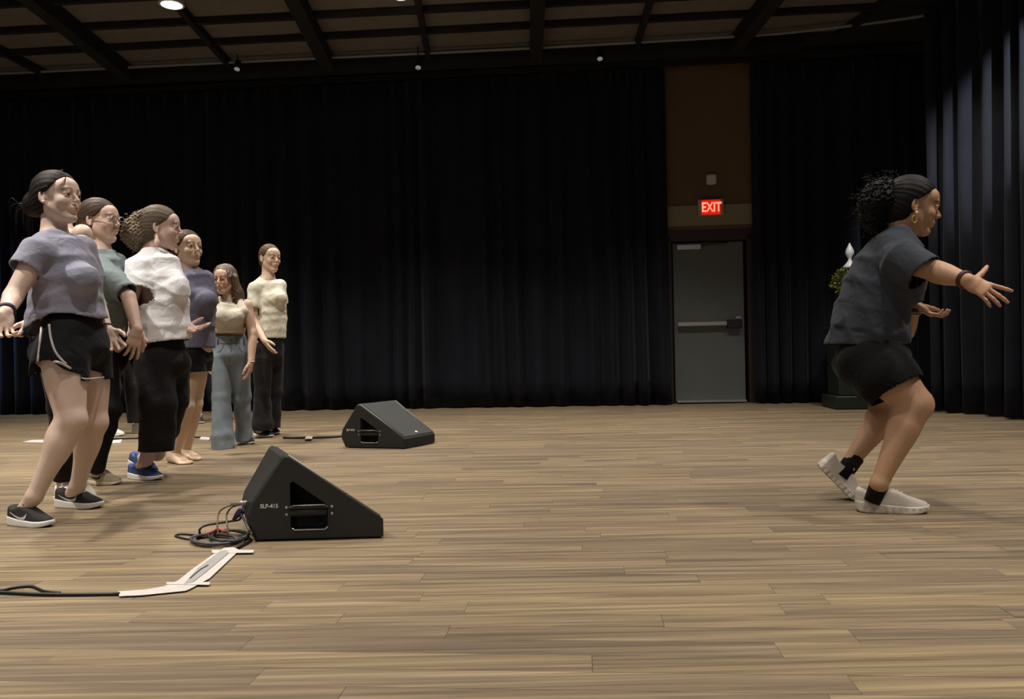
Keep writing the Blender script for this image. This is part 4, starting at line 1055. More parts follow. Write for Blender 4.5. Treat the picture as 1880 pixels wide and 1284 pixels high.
def drapef(ax=(1, 0, 0), lam=.07, amp=.006, zt=1.2, zb=.8, diag=.6, seed=0, band=None):
    """creases hanging from the bust and shoulders, deeper towards the hem"""
    a = np.array(ax, float); a[2] *= .25; a = nrm(a)
    rid = lambda t: 1 - 2 * np.abs(np.sin(t)) ** .8
    def f(p):
        u = p @ a; z = p[:, 2]; w = np.clip((zt - z) / (zt - zb), 0.08, 1.0)
        d = rid(u / lam * PI + seed + .9 * np.sin(z * 6 + seed) + .9 * np.sin(p[:, 1] * 11)) * w
        d2 = rid((u * .9 + diag * (z - zb) * .8) / (lam * 1.25) * PI + seed * 2 + .5 * np.sin(z * 13 + seed)) * np.clip(np.sin(z * 9 + u * 7 + seed * 3), 0, 1)
        d3 = rid((u * .5 - z * .9) / (lam * .9) * PI + seed + np.sin(u * 15)) * np.clip(np.sin(u * 13 - z * 7 + seed), 0, 1)
        return -amp * (d * .75 + .45 * d2 + .30 * d3)
    return f
def legfold(amp=.004, seed=0, lam=.06):
    def f(p):
        x, y, z = p.T
        return amp * (.8 * np.sin(x * 38 + y * 30 + seed + 1.5 * np.sin(z * 6 + seed)) * (.4 + .6 * np.sin(z * 5 + seed) ** 2) + .7 * np.sin(z * 34 + 30 * (x + .5 * y) + seed + 2 * np.sin(x * 22)) * np.clip(np.sin(z * 8 + 2 * np.sin(x * 9 + seed)), 0, 1))
    return f
def scalp(root, name, H, F, s, m, lift=.011, axis=(-.8, 0, -.1), n=60, amp=.0011, extra=None, drop=0, back=0, full=False, hl=0, h=.0036, curly=0, lo=None, hi=None, label=None):
    G = Grid(H - .19 * s if lo is None else lo, H + .17 * s if hi is None else hi, h)
    hair_cap(G, H, F, s, lift, drop, back, full, hl)
    if extra: extra(G, lambda x, y, z: H + s * (F[0] * x + F[1] * y + F[2] * z))
    if curly: G.bump(lambda p: curls(p, 1.0, curly))
    else: G.bump(lambda p: groove(p, H, F, s, axis, n, amp))
    v, f = G.mesh(); o = mesh_obj(name, v, f, m, root, True)
    if label: o['label'] = label
    return o
def wisps(root, H, F, s, m, lst, r=.0014, name='hair_strands'):
    p = lambda x, y, z: H + s * (F[0] * x + F[1] * y + F[2] * z)
    return strands(root, [catmull([p(*q) for q in l], 4) for l in lst], r, m, name)
def band(root, name, c, d, r, rr, m, n=2):
    mb = MB(); d = nrm(d); e1 = nrm(np.cross(d, V(0, 1, .2))); e2 = np.cross(d, e1)
    for i in range(n):
        mb.tube([c + d * (i - (n - 1) / 2) * rr * 2.0 + (e1 * math.cos(a) + e2 * math.sin(a)) * r for a in np.linspace(0, 2 * PI, 25)[:-1]], rr, 8, True)
    return mb.build(name, m, root, True)

# ---- A: front left dancer, lavender-grey T-shirt, black shorts with white piping
def person_a():
    J = dict(pel=P(130, 625, 3.80), nb=P(100, 432, 3.80), shR=P(72, 462, 3.63), shL=P(150, 450, 3.93),
             elR=P(24, 545, 3.52), wrR=P(10, 575, 3.33), elL=P(178, 560, 4.0), wrL=P(197, 607, 3.92),
             hiR=P(112, 640, 3.70), hiL=P(160, 642, 3.88), knR=P(131, 772, 3.64), knL=P(171, 776, 3.88), anR=P(63, 912, 3.60), anL=P(142, 893, 3.95))
    J['H'] = P(106, 365, 3.80); J['F'] = frame(14, -3, 0); J['hs'] = 1.06; J['gaze'] = -.02; J['jaw'] = 1.04
    J['lr1'] = (.096, .088, .061); J['lr2'] = (.057, .061, .042, .034); J['ar1'] = (.050, .046, .039)
    J['handR'] = dict(d=P(4, 612, 3.27) - P(10, 575, 3.33), n=V(.75, -.3, .5), s=.98, curl=(18, 22, 28, 38), spread=12, thumb=45)
    J['handL'] = dict(d=P(222, 660, 3.84) - P(197, 607, 3.92), n=V(-.2, -.6, .7), s=1.0, curl=(12, 18, 24, 30), spread=14, thumb=40)
    g = (PF(68, 962) + PF(150, 936)) / 2
    root = person_root('woman in lavender-grey T-shirt and black shorts with white piping, leftmost and nearest of the dancers', g)
    J['stR'] = ft(PF(22, 962), PF(118, 970), .255); J['stL'] = ft(PF(107, 930), PF(212, 934), .272)
    build_body(root, J, FAIR, M_SKIN, h=.0075)
    # T-shirt
    mS = cloth('lavender_grey_jersey', (146, 146, 163))
    rings = [[R(92, 130, 432, 3.79, .09), R(66, 150, 448, 3.79, .12), R(62, 164, 480, 3.79, .155), R(66, 172, 515, 3.79, .165), R(66, 180, 550, 3.80, .175), R(60, 187, 580, 3.80, .18), R(50, 194, 618, 3.80, .19)]]
    def ex(G):
        G.tube(P(88, 445, 3.76), P(70, 458, 3.64), .058, k=.03); sleeve(G, P(70, 460, 3.64), P(44, 496, 3.575), .070, .068)
        sleeve(G, P(150, 455, 3.92), P(172, 515, 3.98), .062, .056)
        G.ell(P(152, 512, 3.72), V(.075, .075, .072), k=.05); G.ell(P(158, 510, 3.86), V(.065, .07, .07), k=.05)
        G.ell(P(90, 560, 3.86), V(.09, .09, .11), k=.05)
    cR = P(42, 493, 3.572); dR = nrm(P(43, 500, 3.57) - P(70, 458, 3.64))
    def sb(G):
        G.ell(J['nb'] + V(.008, -.006, .045), V(.088, .082, .062), k=.004, op='s')
        # curved hem: higher in front, a tail at the back left
        q = G.sub(G.o - 1, G.o + 9); sl, X, Y, Z = q
        A = P(58, 614, 3.80); hz = P(140, 578, 3.8)[2]; t_ = np.clip((X - A[0]) / .33, -.3, 1.5)
        zz = A[2] - .012 + (hz - A[2] + .012) * np.clip(t_ / .62, 0, 1) ** .8 - .10 * np.clip(t_ - .80, 0, 1) + 0 * Y
        G.v = np.maximum(G.v, (zz - Z).astype(np.float32) * .8)
    gar(J, 'top')('t_shirt', root, mS, rings, ex, folds=drapef(nrm((.8, -.5, 0)), .085, .0085, 1.20, .80, seed=.6), sub=sb)
    # shorts
    mK = cloth('black_shorts_fabric', (26, 26, 29), .75)
    hp = [R(90, 176, 596, 3.80, .13), R(76, 194, 640, 3.80, .150)]
    l1 = [R(78, 166, 615, 3.74, .125), R(66, 152, 665, 3.68, .115), R(56, 153, 705, 3.67, .120)]
    l2 = [R(120, 194, 625, 3.86, .11), R(130, 196, 720, 3.88, .105)]
    def sb2(G):
        q = G.sub(G.o - 1, G.o + 9); sl, X, Y, Z = q
        x0 = P(56, 700, 3.68)[0]; x1 = P(100, 664, 3.6)[0]; x2 = P(148, 696, 3.6)[0]
        zl = P(56, 699, 3.68)[2]; zm = P(100, 661, 3.6)[2]; zr = P(148, 694, 3.6)[2]; ze = P(196, 697, 3.88)[2]
        zz = np.interp(X.ravel(), [x0, (x0 * .55 + x1 * .45), x1, x2 - .06, x2, P(196, 697, 3.88)[0]], [zl, zm - .012, zm, zr + .035, zr, ze])[:, None, None]
        G.v = np.maximum(G.v, (zz - Z).astype(np.float32) * .7)
    sh = gar(J, 'short')('shorts', root, mK, [hp, l1, l2], None, folds=legfold(.0035, 1), sub=sb2, k=.03)
    b = bvh(sh); mW = cloth('white_piping', (205, 198, 196))
    def pipe(px, r=.0052, nm='piping'):
        pts = drape(b, px, .001)
        if len(pts) > 1: t = MB(); t.tube(catmull(pts, 3), r, 7); t.build(nm, mW, sh, True)
    pipe([(76, 601), (73, 630), (70, 655), (69, 664)]); pipe([(90, 596), (93, 620), (101, 645), (114, 662), (122, 669)])
    pipe([(57, 697), (63, 686), (69, 674), (73, 667), (84, 664), (100, 664), (114, 668), (130, 677), (146, 692)], .0058, 'hem_piping'); pipe([(150, 694), (160, 696), (175, 696), (190, 693)], .0035, 'hem_piping')
    # hair
    H, F, s = J['H'], J['F'], J['hs']
    def he(G, p):
        G.ell(p(-.115, 0, -.010), s * V(.055, .055, .060), k=.02); G.ell(p(-.155, .01, -.012), s * V(.036, .038, .05), k=.02)
    scalp(root, 'hair', H, F, s, M_HAIRD, axis=(-.9, 0, -.25), hl=.007, extra=he, lo=H - .24, hi=H + .17)
    rs = np.random.RandomState(2); L = []
    for i in range(34):
        a = V(-.145 + .02 * rs.randn(), .025 * rs.randn(), -.01 + .025 * rs.randn()); d = nrm(V(-1, .5 * rs.randn(), .35 * rs.randn())); e = V(0, 0, -.03 - .05 * rs.rand())
        L.append([a, a + d * .035, a + d * .055 + e * .5, a + d * (.05 + .015 * rs.rand()) + e * 1.4])
    for i in range(7):
        L.append([V(.045 + .003 * i, -.028, .118), V(.075, -.036 - .001 * i, .10), V(.090, -.044, .065 + .002 * i), V(.083 - .003 * i, -.056, .028 + .002 * i)])
        L.append([V(-.07, -.05 + .012 * i, -.03), V(-.075, -.045 + .012 * i, -.065), V(-.068, -.04 + .012 * i, -.09 - .003 * (i % 3))])
    wisps(root, H, F, s, M_HAIRD, L, .0011)
    band(root, 'bracelet', J['wrR'] + (J['elR'] - J['wrR']) * .12, J['elR'] - J['wrR'], .031, .006, mat('dark_band', (40, 40, 60), .6), 2)
    band(root, 'bracelet', J['wrL'] + (J['elL'] - J['wrL']) * .10, J['elL'] - J['wrL'], .031, .003, mat('thin_band', (70, 66, 64), .5), 1)
    st = dict(upper=mat('black_mesh_upper', (36, 36, 36), .8, bump=(500, .4)), solem=M_WSOLE, lace=mat('grey_lace', (60, 58, 58), .8), swoosh=mat('silver_logo', (200, 200, 198), .4), sole=1.35)
    shoe(root, PF(22, 962), PF(118, 970) - PF(22, 962), .255, st, sgn=-1)
    st2 = dict(st); st2['lace'] = M_WLACE
    shoe(root, PF(107, 930), PF(212, 934) - PF(107, 930), .272, st2, sgn=-1)
    return J
JA = person_a()

# ---- B: glasses, teal-grey shirt, black leggings
def person_b():
    J = dict(pel=P(196, 640, 4.72), nb=P(186, 462, 4.74), shR=P(172, 486, 4.62), shL=P(214, 478, 4.92),
             elR=P(236, 545, 4.50), wrR=P(252, 606, 4.42), elL=P(222, 560, 4.90), wrL=P(222, 606, 4.76),
             hiR=P(184, 645, 4.66), hiL=P(208, 645, 4.82), knR=P(200, 752, 4.62), knL=P(165, 762, 4.82), anR=P(178, 856, 4.66), anL=P(128, 868, 4.72))
    J['H'] = P(184, 407, 4.74); J['lr1'] = (.078, .066, .048); J['lr2'] = (.044, .044, .036, .033); J['tk'] = .88; J['F'] = frame(8, 0); J['hs'] = 1.10; J['jaw'] = 1.08
    J['handR'] = dict(d=V(-.25, -.1, -1), n=V(-.6, .6, .1), s=1.05, curl=(15, 20, 25, 32), spread=14, thumb=40)
    J['handL'] = dict(d=V(-.45, -.2, -.9), n=V(-.5, .3, .2), s=1.0, curl=(10, 15, 20, 30), spread=12, thumb=35)
    g = PF(165, 890); root = person_root('woman with round glasses, teal-grey shirt and black leggings, second from the left', g)
    J['stR'] = ft(PF(159, 888), PF(236, 891), .255); J['stL'] = ft(PF(108, 892), PF(178, 902), .245)
    build_body(root, J, dict(FAIR, skin=(.66, .46, .375)), M_SKIN, h=.009)
    mS = cloth('teal_grey_jersey', (128, 140, 144))
    rings = [[R(158, 212, 464, 4.75, .09), R(150, 224, 482, 4.75, .12), R(148, 232, 520, 4.75, .16), R(152, 232, 560, 4.75, .165), R(154, 226, 600, 4.75, .16), R(154, 222, 636, 4.75, .16)]]
    def ex(G):
        sleeve(G, P(176, 486, 4.62), P(234, 540, 4.50), .068, .066); sleeve(G, P(212, 482, 4.9), P(221, 540, 4.90), .062, .058)
        G.ell(P(214, 520, 4.68), V(.07, .08, .075), k=.05)
    ds = nrm(P(234, 540, 4.50) - P(176, 486, 4.62)); dl = nrm(P(238, 545, 4.86) - P(212, 482, 4.9))
    gar(J, 'top')('t_shirt', root, mS, rings, ex, h=.008, cuts=[(P(190, 624, 4.75), V(0, 0, -1), .5, .2)],
            folds=drapef((.9, -.4, 0), .085, .0075, 1.2, .75, seed=2), sub=lambda G: G.ell(J['nb'] + V(.005, 0, .05), V(.085, .08, .06), k=.004, op='s'))
    mK = cloth('black_leggings_fabric', (24, 20, 24), .7)
    gar(J, 'full')('leggings', root, mK, [[R(150, 228, 620, 4.75, .15), R(150, 230, 660, 4.75, .15)], [R(160, 206, 655, 4.68, .095), (J['knR'], .062, .064), (J['knR'] + (J['anR'] - J['knR']) * .3, .060, .062), (J['anR'] + V(0, 0, .03), .042, .044), (J['anR'] - V(0, 0, .01), .042, .044)],
                               [R(190, 230, 655, 4.8, .095), (J['knL'], .062, .064), (J['knL'] + (J['anL'] - J['knL']) * .3, .060, .062), (J['anL'] + V(0, 0, .03), .042, .044), (J['anL'] - V(0, 0, .01), .042, .044)]], None, h=.008)
    H, F, s = J['H'], J['F'], J['hs']
    def he(G, p): G.ell(p(-.09, 0, -.06), s * V(.05, .055, .06), k=.03); G.ell(p(-.035, -.02, -.045), s * V(.055, .066, .05), k=.02)
    scalp(root, 'hair', H, F, s, M_HAIRB, axis=(-.8, 0, -.6), extra=he, h=.0042, full=False, hl=-.004)
    p = lambda x, y, z: H + s * (F[0] * x + F[1] * y + F[2] * z)
    t = MB()
    for q in (-1, 1):
        c = p(.108, q * .033, .002); t.tube([c + s * .023 * (F[1] * math.cos(a) + F[2] * math.sin(a)) - F[0] * .004 * abs(math.cos(a)) for a in np.linspace(0, 2 * PI, 21)[:-1]], .0019, 6, True)
        t.tube([p(.104, q * .055, .006), p(.06, q * .074, .008), p(-.01, q * .081, .012)], .0017, 6)
    t.tube([p(.110, -.012, .006), p(.112, 0, .010), p(.110, .012, .006)], .0017, 6)
    gl = t.build('glasses', mat('silver_wire', (190, 185, 178), .3, metal=.7), root, True)
    t = MB()
    for q in (-1, 1):
        c = p(.108, q * .033, .002); t.lathe(c, [(.022 * s, -.0004), (.022 * s, .0004)], 20, np.array([F[1], F[2], F[0]]))
    mg = bpy.data.materials.new('lens_glass'); mg.use_nodes = True; bb = mg.node_tree.nodes['Principled BSDF']; bb.inputs['Transmission Weight'].default_value = 1; bb.inputs['Roughness'].default_value = .02; bb.inputs['IOR'].default_value = 1.1
    t.build('lenses', mg, gl, False)
    st = dict(upper=mat('cream_leather', (196, 182, 152), .6, noise=(14, .8)), solem=mat('cream_sole', (222, 212, 188), .6), lace=mat('cream_lace', (214, 202, 176), .8), swoosh=mat('black_logo', (22, 20, 18), .5), hi=.012)
    shoe(root, PF(159, 888), PF(236, 891) - PF(159, 888), .255, st, sgn=-1)
    shoe(root, PF(108, 892), PF(178, 902) - PF(108, 892), .245, st, sgn=1)
    return J
JB = person_b()

# ---- C: curly updo, white T-shirt, black trousers, blue running shoes
def person_c():
    J = dict(pel=P(296, 640, 4.90), nb=P(280, 462, 4.90), shR=P(254, 492, 4.76), shL=P(312, 482, 5.05),
             elR=P(240, 560, 4.72), wrR=P(250, 606, 4.60), elL=P(325, 560, 5.06), wrL=P(338, 606, 4.92),
             hiR=P(280, 645, 4.83), hiL=P(314, 645, 4.98), knR=P(286, 745, 4.80), knL=P(325, 735, 4.98), anR=P(268, 845, 4.86), anL=P(290, 835, 5.10))
    J['H'] = P(296, 420, 4.90); J['F'] = frame(-12, 2, 0); J['hs'] = 1.12; J['jaw'] = 1.1; J['lr1'] = (.078, .066, .048); J['lr2'] = (.044, .044, .036, .033); J['tk'] = .88
    J['handR'] = dict(d=V(.35, -.3, -.7), n=V(.3, -.6, .6), s=1.0, curl=(20, 28, 30, 35), spread=12)
    J['handL'] = dict(d=V(.95, -.15, .02), n=V(0, -.5, .85), s=1.0, curl=(6, 12, 18, 22), spread=18, thumb=50)
    root = person_root('woman with curly pinned-up hair, white T-shirt, black trousers and blue running shoes', PF(275, 880))
    J['stR'] = ft(PF(240, 878), PF(319, 883), .262); J['stL'] = ft(PF(239, 866), PF(312, 872), .262, .085); J['lr2'] = (.048, .048, .040, .040)
    build_body(root, J, dict(FAIR, skin=(.64, .44, .38)), M_SKIN, h=.009)
    mS = cloth('white_jersey', (240, 240, 244))
    rings = [[R(262, 305, 462, 4.9, .09), R(248, 325, 480, 4.9, .13), R(244, 338, 515, 4.9, .165), R(250, 344, 555, 4.9, .175), R(250, 346, 600, 4.9, .18), R(250, 350, 640, 4.9, .185)]]
    def ex(G):
        G.tube(P(270, 476, 4.84), P(256, 486, 4.78), .06, k=.03); sleeve(G, P(256, 488, 4.78), P(252, 535, 4.73), .080, .092)
        sleeve(G, P(312, 486, 5.03), P(328, 545, 5.06), .06, .065); G.ell(P(326, 530, 4.84), V(.075, .08, .08), k=.05)
    ds = nrm(P(252, 535, 4.73) - P(256, 488, 4.78))
    def sb(G):
        G.ell(J['nb'] + V(.01, -.01, .05), V(.078, .078, .06), k=.004, op='s')
        q = G.sub(G.o - 1, G.o + 9); sl, X, Y, Z = q
        zz = np.interp(X.ravel(), [P(250, 640, 4.9)[0], P(300, 633, 4.9)[0], P(350, 626, 4.9)[0]], [P(250, 641, 4.9)[2], P(300, 630, 4.9)[2], P(350, 622, 4.9)[2]])[:, None, None] + 0 * Z
        G.v = np.maximum(G.v, (zz - Z).astype(np.float32))
    gar(J, 'top')('t_shirt', root, mS, rings, ex, h=.008, folds=drapef(nrm((.8, -.4, .3)), .095, .010, 1.15, .8, diag=1.1, seed=4), sub=sb)
    mK = cloth('black_trousers_fabric', (30, 29, 31), .8)
    tr = gar(J, 'full')('trousers', root, mK, [[R(258, 336, 638, 4.9, .15), R(248, 348, 665, 4.9, .165)], [R(248, 316, 665, 4.82, .12), R(258, 324, 740, 4.80, .10), R(258, 320, 800, 4.84, .09), R(256, 316, 836, 4.86, .085)],
                               [R(290, 348, 665, 4.96, .115), R(294, 345, 720, 4.98, .10), R(282, 326, 790, 5.02, .085), R(262, 306, 832, 5.06, .085)]], None, h=.008, folds=legfold(.006, 3), cuts=[(P(288, 828, 4.86), V(0, 0, -1), .16, .14), (P(286, 824, 5.08), V(0, 0, -1), .12, .14)])
    H, F, s = J['H'], J['F'], J['hs']
    def he(G, p):
        G.ell(p(-.10, 0, -.03), s * V(.06, .06, .065), k=.03)
    scalp(root, 'hair', H, F, s, mat('ash_brown_hair', (96, 82, 66), .6, noise=(80, .6), spec=.25), axis=(-.9, 0, 0), extra=he, h=.0042)
    G = Grid(H - .3, H + .2, .0045); p = lambda x, y, z: H + s * (F[0] * x + F[1] * y + F[2] * z)
    for (x, y, z, r) in ((-.105, 0, .035, .045), (-.14, -.01, .00, .045), (-.155, 0, -.045, .042), (-.13, .01, -.08, .038), (-.115, -.03, -.03, .045), (-.12, .03, -.02, .045), (-.085, -.02, .06, .03)): G.ell(p(x, y, z), r * s * 1.2, k=.02)
    G.bump(lambda q: curls(q, 1.05, .0065)); v, f = G.mesh(); o = mesh_obj('curly_bun', v, f, M_HAIRC, root, True); o['label'] = 'lighter frizzy curls pinned at the back'
    rs = np.random.RandomState(8); L = []
    for i in range(110):
        c = p(*(V(-.13, 0, -.02) + .024 * rs.randn(3) * V(.8, 1, 1.4))); d = nrm(c - p(-.08, 0, -.02) + .02 * rs.randn(3)); L.append(coil(c, d, rs.uniform(.018, .032), .007, 2, i, .01))
    strands(root, L, .0028, M_HAIRC, 'curl_strands')
    t = MB(); e = p(-.004, -.080, -.036)
    t.tube([e, e - V(0, 0, .012)], .0015, 6); prof = [(.003, .0), (.008, -.015), (.014, -.035), (.016, -.05), (.010, -.062), (.003, -.066)]
    t.lathe(e - V(0, .004, .012), [(a, b) for a, b in prof[::-1]], 12); t.build('earring', mat('pale_drop_earring', (235, 205, 190), .4), root, True)
    st = dict(upper=mat('blue_knit', (62, 84, 148), .7, noise=(22, .6), bump=(400, .3)), solem=M_WSOLE, lace=mat('navy_lace', (30, 34, 60), .7), sole=1.25)
    shoe(root, PF(240, 878), PF(319, 883) - PF(240, 878), .262, st, sgn=-1)
    shoe(root, PF(239, 866), PF(312, 872) - PF(239, 866), .262, st, pitch=14, sgn=1)
    return J
JC = person_c()

# ---- D: dusty navy T-shirt, black shorts, barefoot
def person_d():
    J = dict(pel=P(362, 640, 5.62), nb=P(347, 496, 5.62), shR=P(326, 518, 5.50), shL=P(376, 508, 5.76),
             elR=P(324, 590, 5.55), wrR=P(328, 640, 5.50), elL=P(374, 570, 5.98), wrL=P(366, 618, 5.98),
             hiR=P(348, 652, 5.56), hiL=P(364, 652, 5.68), knR=P(340, 745, 5.54), knL=P(355, 742, 5.68), anR=P(320, 838, 5.62), anL=P(341, 829, 5.82))
    J['H'] = P(345, 458, 5.62); J['F'] = frame(35, -4, 0); J['hs'] = 1.10; J['lr1'] = (.078, .074, .054); J['tk'] = .88; J['lr2'] = (.055, .060, .042, .034)
    J['bare'] = True; J['footR'] = PF(356, 857) - PF(322, 852); J['footL'] = PF(384, 845) - PF(345, 840)
    J['handR'] = dict(d=V(.2, -.2, -.9), n=V(.6, .3, 0)); J['handL'] = dict(d=V(-.3, -.3, -.9), n=V(-.6, -.3, .2))
    root = person_root('barefoot young woman in dusty navy T-shirt and black shorts', PF(345, 850))
    build_body(root, J, dict(FAIR, skin=(.66, .47, .345), brow=(.07, .045, .03)), M_SKIN, h=.009)
    mS = cloth('dusty_navy_jersey', (104, 103, 122))
    rings = [[R(330, 366, 494, 5.62, .085), R(318, 384, 510, 5.62, .12), R(316, 392, 540, 5.62, .155), R(318, 394, 570, 5.62, .16), R(324, 392, 600, 5.62, .16), R(324, 392, 645, 5.62, .165)]]
    def ex(G):
        sleeve(G, P(328, 516, 5.52), P(322, 570, 5.52), .065, .066); sleeve(G, P(376, 512, 5.74), P(388, 560, 5.8), .06, .058); G.ell(P(380, 552, 5.52), V(.07, .08, .075), k=.05)
    gar(J, 'top')('t_shirt', root, mS, rings, ex, h=.009, cuts=[(P(358, 640, 5.62), V(0, 0, -1), .4, .15)], folds=drapef((.9, -.4, 0), .08, .006, 1.1, .75, seed=1),
            sub=lambda G: (G.ell(J['nb'] + V(.015, -.02, .04), V(.075, .08, .06), k=.004, op='s'), G.tube(P(356, 500, 5.45), P(361, 506, 5.45), .014, k=.003, op='s')))
    mK = cloth('black_gym_shorts', (20, 20, 23), .8)
    gar(J, 'short')('shorts', root, mK, [[R(336, 380, 628, 5.62, .12), R(332, 386, 660, 5.62, .14)], [R(332, 374, 650, 5.56, .11), R(334, 376, 690, 5.56, .105)], [R(352, 388, 650, 5.68, .105), R(352, 387, 690, 5.68, .10)]], None, h=.009, cuts=[(P(360, 683, 5.6), V(0, 0, -1), .35, .12)], folds=legfold(.003, 2))
    H, F, s = J['H'], J['F'], J['hs']
    def he(G, p): G.ell(p(-.10, .0, -.06), s * V(.045, .05, .05), k=.03); G.ell(p(-.12, -.01, -.11), s * V(.035, .04, .05), k=.03)
    scalp(root, 'hair', H, F, s, M_HAIRB, axis=(-.8, 0, -.6), extra=he, h=.0045, lo=H - .24, hi=H + .18)
    return J
JD = person_d()

# ---- E: long wavy hair, beige tank top, blue wide jeans
def person_e():
    J = dict(pel=P(423, 645, 6.55), nb=P(423, 546, 6.55), shR=P(396, 560, 6.55), shL=P(453, 560, 6.52),
             elR=P(390, 610, 6.6), wrR=P(385, 655, 6.5), elL=P(464, 612, 6.48), wrL=P(461, 664, 6.40),
             hiR=P(408, 652, 6.55), hiL=P(438, 652, 6.55), knR=P(410, 735, 6.52), knL=P(442, 735, 6.6), anR=P(410, 808, 6.44), anL=P(446, 803, 6.72))
    J['H'] = P(413, 514, 6.50); J['F'] = frame(100, 4, 0); J['hs'] = 1.0; J['lr1'] = (.078, .066, .048); J['lr2'] = (.044, .044, .036, .033); J['tk'] = .88
    J['handL'] = dict(d=V(-.08, -.1, -1), n=V(-.9, 0, 0), curl=(25, 30, 35, 40), spread=6); J['handR'] = dict(d=V(0, -.1, -1), n=V(.9, 0, 0))
    root = person_root('girl with long wavy brown hair, beige tank top and wide blue jeans, facing the camera', PF(430, 820))
    build_body(root, J, dict(FAIR, skin=(.58, .385, .29)), M_SKIN, h=.009)
    mS = cloth('beige_rib_knit', (200, 194, 180))
    rings = [[R(402, 444, 562, 6.52, .095), R(390, 452, 575, 6.52, .125), R(388, 452, 590, 6.52, .125), R(392, 448, 618, 6.53, .108)]]
    def ex(G):
        for q in (-1, 1): G.ell(P(420 + q * 14, 582, 6.43), V(.065, .06, .06), k=.03)
        G.tube(P(404, 548, 6.5), P(400, 570, 6.46), V(.02, .045), k=.02); G.tube(P(440, 548, 6.5), P(446, 572, 6.46), V(.02, .045), k=.02)
    garment('tank_top', root, mS, rings, ex, h=.008, cuts=[(P(420, 612, 6.5), V(0, 0, -1), .3, .12)], folds=drapef((1, 0, 0), .05, .0025, 1, .8))
    mJ = mat('blue_denim', (126, 137, 146), .85, noise=(10, .72), bump=(300, .25))
    gar(J, 'full')('jeans', root, mJ, [[R(392, 450, 620, 6.55, .115), R(388, 458, 650, 6.55, .130)], [R(390, 422, 660, 6.52, .11), R(391, 422, 730, 6.46, .09), R(390, 427, 800, 6.42, .11), R(389, 430, 824, 6.42, .12)],
                                [R(426, 458, 660, 6.58, .11), R(432, 459, 730, 6.64, .09), R(434, 461, 795, 6.72, .10), R(434, 463, 818, 6.72, .11)]], None, h=.008, cuts=[(P(410, 819, 6.5), V(0, 0, -1), .145, .1), (P(445, 812, 6.66), V(0, 0, -1), .145, .1), (P(422, 616, 6.55), V(0, 0, 1), .3, .12)], folds=legfold(.004, 5, .09), k=.02)
    jn = [o for o in root.children if o.name.startswith('jeans')][0]; bj = bvh(jn); mt = mat('denim_seam', (84, 92, 102), .8)
    def seam(px, nm='seam', r=.0022, mm=mt):
        pts = drape(bj, px, .001)
        if len(pts) > 1: t = MB(); t.tube(catmull(pts, 3), r, 5); t.build(nm, mm, jn, True)
    seam([(392, 628), (405, 630), (423, 631), (440, 630), (455, 628)], 'waistband_seam', .003)
    seam([(424, 631), (424, 645), (422, 660), (420, 668)], 'fly_seam'); seam([(393, 648), (402, 646), (408, 640), (410, 631)], 'pocket_seam'); seam([(455, 648), (446, 646), (440, 640), (438, 631)], 'pocket_seam')
    seam([(400, 620), (400, 633)], 'belt_loop', .006, mt); seam([(434, 620), (434, 633)], 'belt_loop', .006, mt); seam([(448, 620), (448, 633)], 'belt_loop', .006, mt)
    pts = drape(bj, [(424, 625)], .002)
    if pts: t = MB(); t.lathe(pts[0], [(.010, -.002), (.010, .002), (.006, .004)], 12, np.array([[1, 0, 0], [0, 0, 1], [0, -1, 0]])); t.build('button', mat('brass_button', (120, 100, 70), .4, metal=.6), jn, True)
    H, F, s = J['H'], J['F'], J['hs']
    def he(G, p):
        G.ell(p(-.06, 0, -.05), s * V(.06, .075, .10), k=.03)
        for q, l1, l2 in ((-1, .085, -.33), (1, .105, -.42)):
            G.tube(p(-.005, q * .080, .01), p(-.02, q * .098, -.12), V(.028, .038) * s, k=.03); G.tube(p(-.02, q * .098, -.12), p(.01 if q < 0 else -.01, q * (.09 if q < 0 else .135), l2 + .05), V(.040, .044, .03) * s, k=.03)
        G.tube(p(.02, .035, .092), p(.055, .074, .02), V(.016, .014) * s, k=.03); G.tube(p(.02, -.035, .092), p(.05, -.072, .02), V(.016, .014) * s, k=.03)
    o = scalp(root, 'hair', H, F, s, mat('ash_brown_waves', (104, 84, 66), .45, noise=(50, .55), spec=.5), axis=(0, 0, 1), n=30, amp=.003, extra=he, h=.005, lo=H - V(.25, .25, .48), hi=H + .2, full=True)
    rs = np.random.RandomState(4); L = []
    for i in range(60):
        q = 1 if i % 2 else -1; y0 = q * (.07 + .02 * rs.rand()); x0 = -.03 + .05 * rs.rand(); w_ = rs.rand() * 6
        L.append([V(x0, y0, .02), V(x0, q * .105 + .008 * math.sin(w_), -.09), V(x0 + .01 * math.sin(w_), q * (.11 + .02 * rs.rand()), -.18), V(x0, q * (.10 + .05 * rs.rand()), -.27), V(x0, q * (.10 + .05 * rs.rand()), -.32 - .04 * rs.rand())])
    wisps(root, H, F, s, o.data.materials[0], L, .0028)
    band(root, 'bracelet', J['wrL'], V(0, 0, 1), .031, .003, mat('silver_band', (200, 195, 190), .3, metal=.6), 1)
    t = MB(); nk = J['nb']; t.tube([nk + V(.062 * math.sin(a), -.075 - .035 * math.cos(a) * 0 - .02 * math.cos(a), -.005 - .035 * math.cos(a / 1.0) ** 2 * (1 if abs(a) < 1.6 else 0)) for a in np.linspace(-1.3, 1.3, 15)], .0022, 6); t.build('necklace', mat('silver_chain', (205, 200, 195), .3, metal=.6), root, True)
    st = dict(upper=mat('white_canvas', (215, 216, 218), .7), solem=M_WSOLE, lace=M_WLACE)
    shoe(root, PF(408, 815), PF(408, 829) - PF(408, 815) + V(-.02, 0, 0), .24, st, sgn=-1)
    st = dict(upper=mat('black_canvas', (24, 24, 26), .7), solem=M_WSOLE, lace=M_WLACE)
